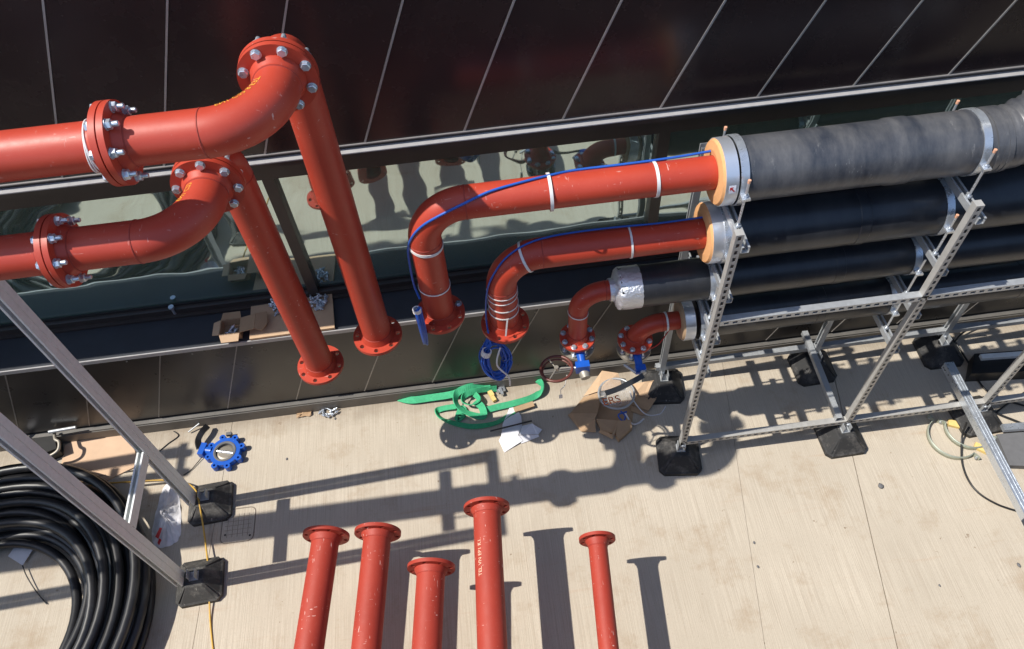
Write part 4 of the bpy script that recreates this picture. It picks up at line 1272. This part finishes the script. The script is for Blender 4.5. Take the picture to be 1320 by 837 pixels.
ps = thing('plywood_sheet', 'tan plywood sheet on the deck between left rack and wall', 'plywood', (-3.069, 3.009, 0.000))
MB().prism([(-3.302, 3.142, 0.012), (-3.166, 3.216, 0.012), (-2.820, 3.192, 0.012), (-2.707, 2.887, 0.012), (-2.948, 2.783, 0.012), (-3.285, 2.830, 0.012)], .0115).build('sheet', 'ply', ps)

# black case with white cap and steel handle by the wall
kc_ = thing('black_case', 'black plastic case with steel handle by the wall behind the left rack', 'case', (-3.517, 3.139, 0.000))
MB().prism([(-3.612, 3.221, 0.120), (-3.358, 3.224, 0.120), (-3.289, 3.056, 0.120), (-3.419, 3.011, 0.120), (-3.552, 3.043, 0.120)], .119).build('case_body', 'black', kc_)
MB().tube(spline([(-3.315, 3.182, 0.160), (-3.286, 3.107, 0.170), (-3.250, 3.076, 0.170), (-3.247, 3.016, 0.160), (-3.295, 2.984, 0.150), (-3.361, 2.979, 0.140)]), .012, 8).build('handle', 'disc', kc_)
MB().lathe((-3.515, 3.120, 0.122), (.1, -.2, 1), [(0, .036), (.02, .034), (.026, .02), (.026, .0001)], 20).build('round_cap', 'bag', kc_)
rd = tag(MB().tube([(-3.327, 3.155, 0.200), (-3.131, 3.166, 0.200)], .013, 8).build('steel_rod', 'galv'), 'short bright steel rod propped on the black case by the wall', 'rod')
bh = MB().tube(spline([(-4.3, 2.9, .5), (-3.9, 3.0, .42), (-3.599, 3.217, 0.300), (-3.607, 3.203, 0.200), (-3.608, 3.165, 0.100), (-3.634, 3.075, 0.030)]), .014, 8).build('black_hose', 'hose')
tag(bh, 'black hose arching down to the case in the left corner', 'hose')
# crumpled white bag behind the posts
def crumple(name, label, cat, outline, h, mat, seedv, part='sheet'):
    rnd = random.Random(seedv)
    T = thing(name, label, cat, outline[0][:2] + (0,))
    cx = sum(p[0] for p in outline) / len(outline); cy = sum(p[1] for p in outline) / len(outline)
    n = 40; rings = 9; vs = []
    out = spline([(p[0], p[1], 0) for p in outline], max(1, n // len(outline)), True)
    for j in range(rings):
        t = j / (rings - 1)
        for k_, p in enumerate(out):
            z = h * (1 - (1 - t) ** 1.0) * (.55 + .45 * t) + rnd.uniform(-.007, .007) * (1 if 0 < j else 0) + .012 * sin(k_ * 2.1 + j * .7) + .002
            k = 1 - t * .97
            vs.append((cx + (p.x - cx) * k + rnd.uniform(-.004, .004) * (j > 0), cy + (p.y - cy) * k + rnd.uniform(-.004, .004) * (j > 0), max(.002, z)))
    m_ = len(out); fs = []
    for j in range(rings - 1):
        for k in range(m_):
            fs.append((j * m_ + k, j * m_ + (k + 1) % m_, (j + 1) * m_ + (k + 1) % m_, (j + 1) * m_ + k))
    fs.append(tuple((rings - 1) * m_ + k for k in range(m_)))
    MB().add(vs, fs, True).build(part, mat, T)
    return T
wb = crumple('plastic_bag', 'crumpled white plastic bag with red print beside the left rack feet', 'bag', [(-2.482, 2.697, 0.000), (-2.390, 2.648, 0.000), (-2.341, 2.503, 0.000), (-2.311, 2.296, 0.000), (-2.361, 2.230, 0.000), (-2.462, 2.227, 0.000), (-2.515, 2.324, 0.000), (-2.510, 2.526, -0.000)], .075, 'bag', 3, 'bag_film')
MB().prism([(-2.447, 2.269, 0.088), (-2.420, 2.327, 0.100), (-2.403, 2.319, 0.100), (-2.423, 2.249, 0.088)], .002).prism([(-2.433, 2.230, 0.070), (-2.422, 2.257, 0.080), (-2.404, 2.244, 0.080), (-2.419, 2.211, 0.070)], .002).build('red_print', 'print_red', wb)

yc = MB().tube(spline([(-3.097, 2.768, 0.010), (-2.958, 2.773, 0.010), (-2.729, 2.758, 0.012), (-2.473, 2.730, 0.020), (-2.314, 2.670, 0.060), (-2.195, 2.560, 0.130), (-2.153, 2.449, 0.130), (-2.138, 2.309, 0.050), (-2.095, 2.136, 0.050), (-2.055, 1.967, 0.060), (-2.028, 1.675, 0.010), (-1.975, 1.431, 0.006)]), .006, 8).build('yellow_cable', 'yellow')
tag(yc, 'yellow cable running over the left rack feet and off the bottom edge', 'cable')
for pts, lab in (([(-3.138, 2.823, 0.010), (-2.916, 2.843, 0.008), (-2.719, 2.852, 0.008), (-2.639, 2.880, 0.006)], 'thin dark cord on the deck under the cross bar of the left rack'),
                 ([(-2.673, 2.715, 0.020), (-2.571, 2.713, 0.020), (-2.470, 2.711, 0.020)], 'short black strap between left rack posts'),
                 ([(-2.571, 2.987, 0.005), (-2.511, 3.044, 0.005), (-2.443, 3.101, 0.005), (-2.485, 3.147, 0.005)], 'bent black wire near the wall left of the loose valve')):
    tag(MB().tube(spline(pts), .0045, 6).build('cord', 'black'), lab, 'cord')
tag(MB().tube([(-2.363, 3.114, 0.020), (-2.275, 3.159, 0.050)], .006, 6).build('steel_rod', 'galv'), 'thin steel rod leaning at the lever of the loose blue valve', 'rod')

# cast-in cover in the deck (rounded square outline with a grid)
cv = thing('floor_cover', 'rounded square outline of a cast in cover with faint grid in the concrete', 'cover', (-1.914, 2.315, 0.000))
cc_ = V3((-1.914, 2.315, 0.000)); a_ = .115
sq = []
for sx, sy, a0 in ((1, 1, 0), (-1, 1, pi / 2), (-1, -1, pi), (1, -1, 3 * pi / 2)):
    for k in range(6):
        t_ = a0 + pi / 2 * k / 5
        sq.append(cc_ + V3(sx * (a_ - .04) + .04 * cos(t_), sy * (a_ - .03) + .04 * sin(t_), .001))
MB().tube(sq, .0035, 6, closed=True).build('rim', 'cover', cv)
g = MB()
for k in (-2, -1, 0, 1, 2):
    g.box((cc_.x + k * .036 - .0012, cc_.y - .085, .0004), (cc_.x + k * .036 + .0012, cc_.y + .085, .0016))
    g.box((cc_.x - .092, cc_.y + k * .032 - .0012, .0005), (cc_.x + .092, cc_.y + k * .032 + .0012, .0019))
g.build('grid', 'cover', cv)
for p in ((-2.004, 2.397, 0.000), (-1.825, 2.229, 0.000), (-1.999, 2.253, 0.000)):
    MB().lathe((p[0], p[1], 0), (0, 0, 1), [(.0005, .0001), (.003, .006), (.0005, .008)], 8).build('lifting_pin', 'black', cv)

# ------------------------------------------------------------------ right corner
bxo = thing('black_block', 'black plastic block with a grey channel on top behind the third rack post', 'block', (3.802, 2.742, 0.000))
MB().prism([(3.610, 2.867, 0.110), (4.099, 2.836, 0.110), (4.026, 2.649, 0.110), (3.503, 2.700, 0.110)], .109).build('block_body', 'black', bxo)
MB().bar((3.627, 2.819, 0.125), (4.096, 2.789, 0.125), .04, .028).build('channel', 'galv_shade_lift', bxo)
def arc_band(name, label, cx, cy, R, a0, a1, parent=None):
    T = thing(name, label, 'pipe clamp', (cx, cy, 0), 'loose pipe clamp halves on the deck')
    n = 26; pts = [(cx + R * cos(a0 + (a1 - a0) * k / n), cy + R * sin(a0 + (a1 - a0) * k / n), .022) for k in range(n + 1)]
    ups = [V3(cos(a0 + (a1 - a0) * k / n), sin(a0 + (a1 - a0) * k / n), 0) for k in range(n + 1)]
    b = MB(); vs = []; fs = []
    for p, u in zip(pts, ups):
        p = V3(p)
        vs += [p + u * .003 + V3(0, 0, .02), p - u * .003 + V3(0, 0, .02), p - u * .003 - V3(0, 0, .02), p + u * .003 - V3(0, 0, .02)]
    for i in range(n):
        for k in range(4):
            fs.append((i * 4 + k, i * 4 + (k + 1) % 4, i * 4 + 4 + (k + 1) % 4, i * 4 + 4 + k))
    fs += [(3, 2, 1, 0), tuple(4 * n + k for k in range(4))]
    b.add(vs, fs, True).build('band', 'lime', T)
    for i, s in ((0, -1), (n, 1)):
        u = ups[i]; p = V3(pts[i])
        MB().bar(p, p + u * .05, .006, .04).build('lug', 'lime', T)
        MB().lathe(p + u * .03, V3(-u.y, u.x, 0), [(-.02, .001), (-.02, .01), (.012, .01), (.012, .001)], 8).build('clamp_bolt', 'galv', T)
    return T
arc_band('loose_clamp_half', 'loose zinc clamp half circle on the concrete, left of the long channel', *(3.185, 2.258, 0.000)[:2], .165, radians(115), radians(300))
arc_band('loose_clamp_half', 'loose zinc clamp half circle under the bottom rail beside yellow foam', *(3.316, 2.302, 0.000)[:2], .15, radians(150), radians(330))
for (a, b2, lab) in (((3.216, 2.381, 0.012), (3.296, 2.343, 0.012), 'yellow foam strip by the bottom rail beside the left loose clamp'), ((3.314, 2.183, 0.012), (3.380, 2.124, 0.012), 'yellow foam strip at the edge of the long loose channel')):
    tag(MB().bar(a, b2, .05, .022).build('foam_strip', 'yellow_pad'), lab, 'foam')
tag(MB().prism([(3.482, 2.225, 0.050), (3.846, 2.216, 0.050), (3.743, 1.932, 0.050), (3.452, 1.985, 0.050)], .049).build('grey_slab', 'grey_block'), 'grey slab at the right edge beyond the long channel', 'slab')
tag(MB().bar((3.515, 2.248, 0.090), (3.805, 2.231, 0.090), .05, .03).build('strut_offcut', 'galv_bright'), 'short bright strut offcut on the grey slab at right edge', 'channel')
for pts, lab in (([(3.368, 2.985, 0.160), (3.413, 2.947, 0.050), (3.392, 2.862, 0.020), (3.651, 3.096, 0.050), (3.967, 3.177, 0.060), (4.325, 3.199, 0.060)], 'black cable curving from the rear rack foot to the right edge'),
                 ([(3.454, 3.075, 0.140), (3.574, 3.047, 0.030), (3.603, 2.837, 0.010), (3.606, 2.625, 0.010), (3.705, 2.508, 0.010), (3.927, 2.375, 0.010)], 'black cable passing beside the black block at right'),
                 ([(3.253, 2.297, 0.150), (3.230, 2.230, 0.050), (3.164, 2.046, 0.010), (3.161, 1.871, 0.008), (3.254, 1.744, 0.008), (3.419, 1.649, 0.008)], 'brown grey cable looping in front of the long channel'),
                 ([(3.530, 2.461, 0.020), (3.607, 2.384, 0.020), (3.709, 2.304, 0.020), (3.820, 2.192, 0.020)], 'black cable lying over the grey slab at right'),
                 ([(3.511, 2.365, 0.020), (3.709, 2.468, 0.020), (3.939, 2.568, 0.020)], 'black cable crossing behind the third rack post')):
    tag(MB().tube(spline(pts), .007, 8).build('black_cable', 'black'), lab, 'cable')
for (a, b2, lab) in (((3.710, 3.187, 0.100), (4.085, 3.380, 0.100), 'thin steel brace leaning at the wall behind the second rack post, upper'), ((3.432, 3.093, 0.200), (3.728, 3.077, 0.200), 'thin steel rod along the wall base at right')):
    tag(MB().tube([a, b2], .009, 8).build('steel_rod', 'galv'), lab, 'rod')

# scraps and pebbles on the concrete
for k, (px_, r_) in enumerate((((2.551, 1.979, 0.000), .016), ((3.191, 1.334, 0.000), .012), ((1.550, 1.546, 0.000), .008), ((1.575, 1.706, 0.000), .008), ((2.642, 1.277, 0.000), .007), ((-1.601, 2.785, 0.000), .008), ((-1.251, 3.078, 0.000), .008))):
    c_ = V3(px_); vs = []; fs = []
    for j in range(5):
        for i in range(8):
            ph, th = pi * j / 4, 2 * pi * i / 8
            vs.append(c_ + V3(r_ * sin(ph) * cos(th) * random.uniform(.7, 1.4), r_ * 1.4 * sin(ph) * sin(th), r_ * .4 * (1 + cos(ph))))
    for j in range(4):
        for i in range(8):
            fs.append((j * 8 + i, j * 8 + (i + 1) % 8, (j + 1) * 8 + (i + 1) % 8, (j + 1) * 8 + i))
    tag(MB().add(vs, fs, True).build('pebble', 'grey_block'), ('pebble on the concrete just left of the right hand joint', 'pebble near the right edge of the concrete', 'tiny pebble right of the thinnest loose pipe, nearer one', 'tiny pebble right of the thinnest loose pipe, farther one', 'tiny pebble at the lower right of the concrete', 'tiny pebble right of the loose blue valve', 'tiny pebble below the heap of bolts')[k], 'pebble')
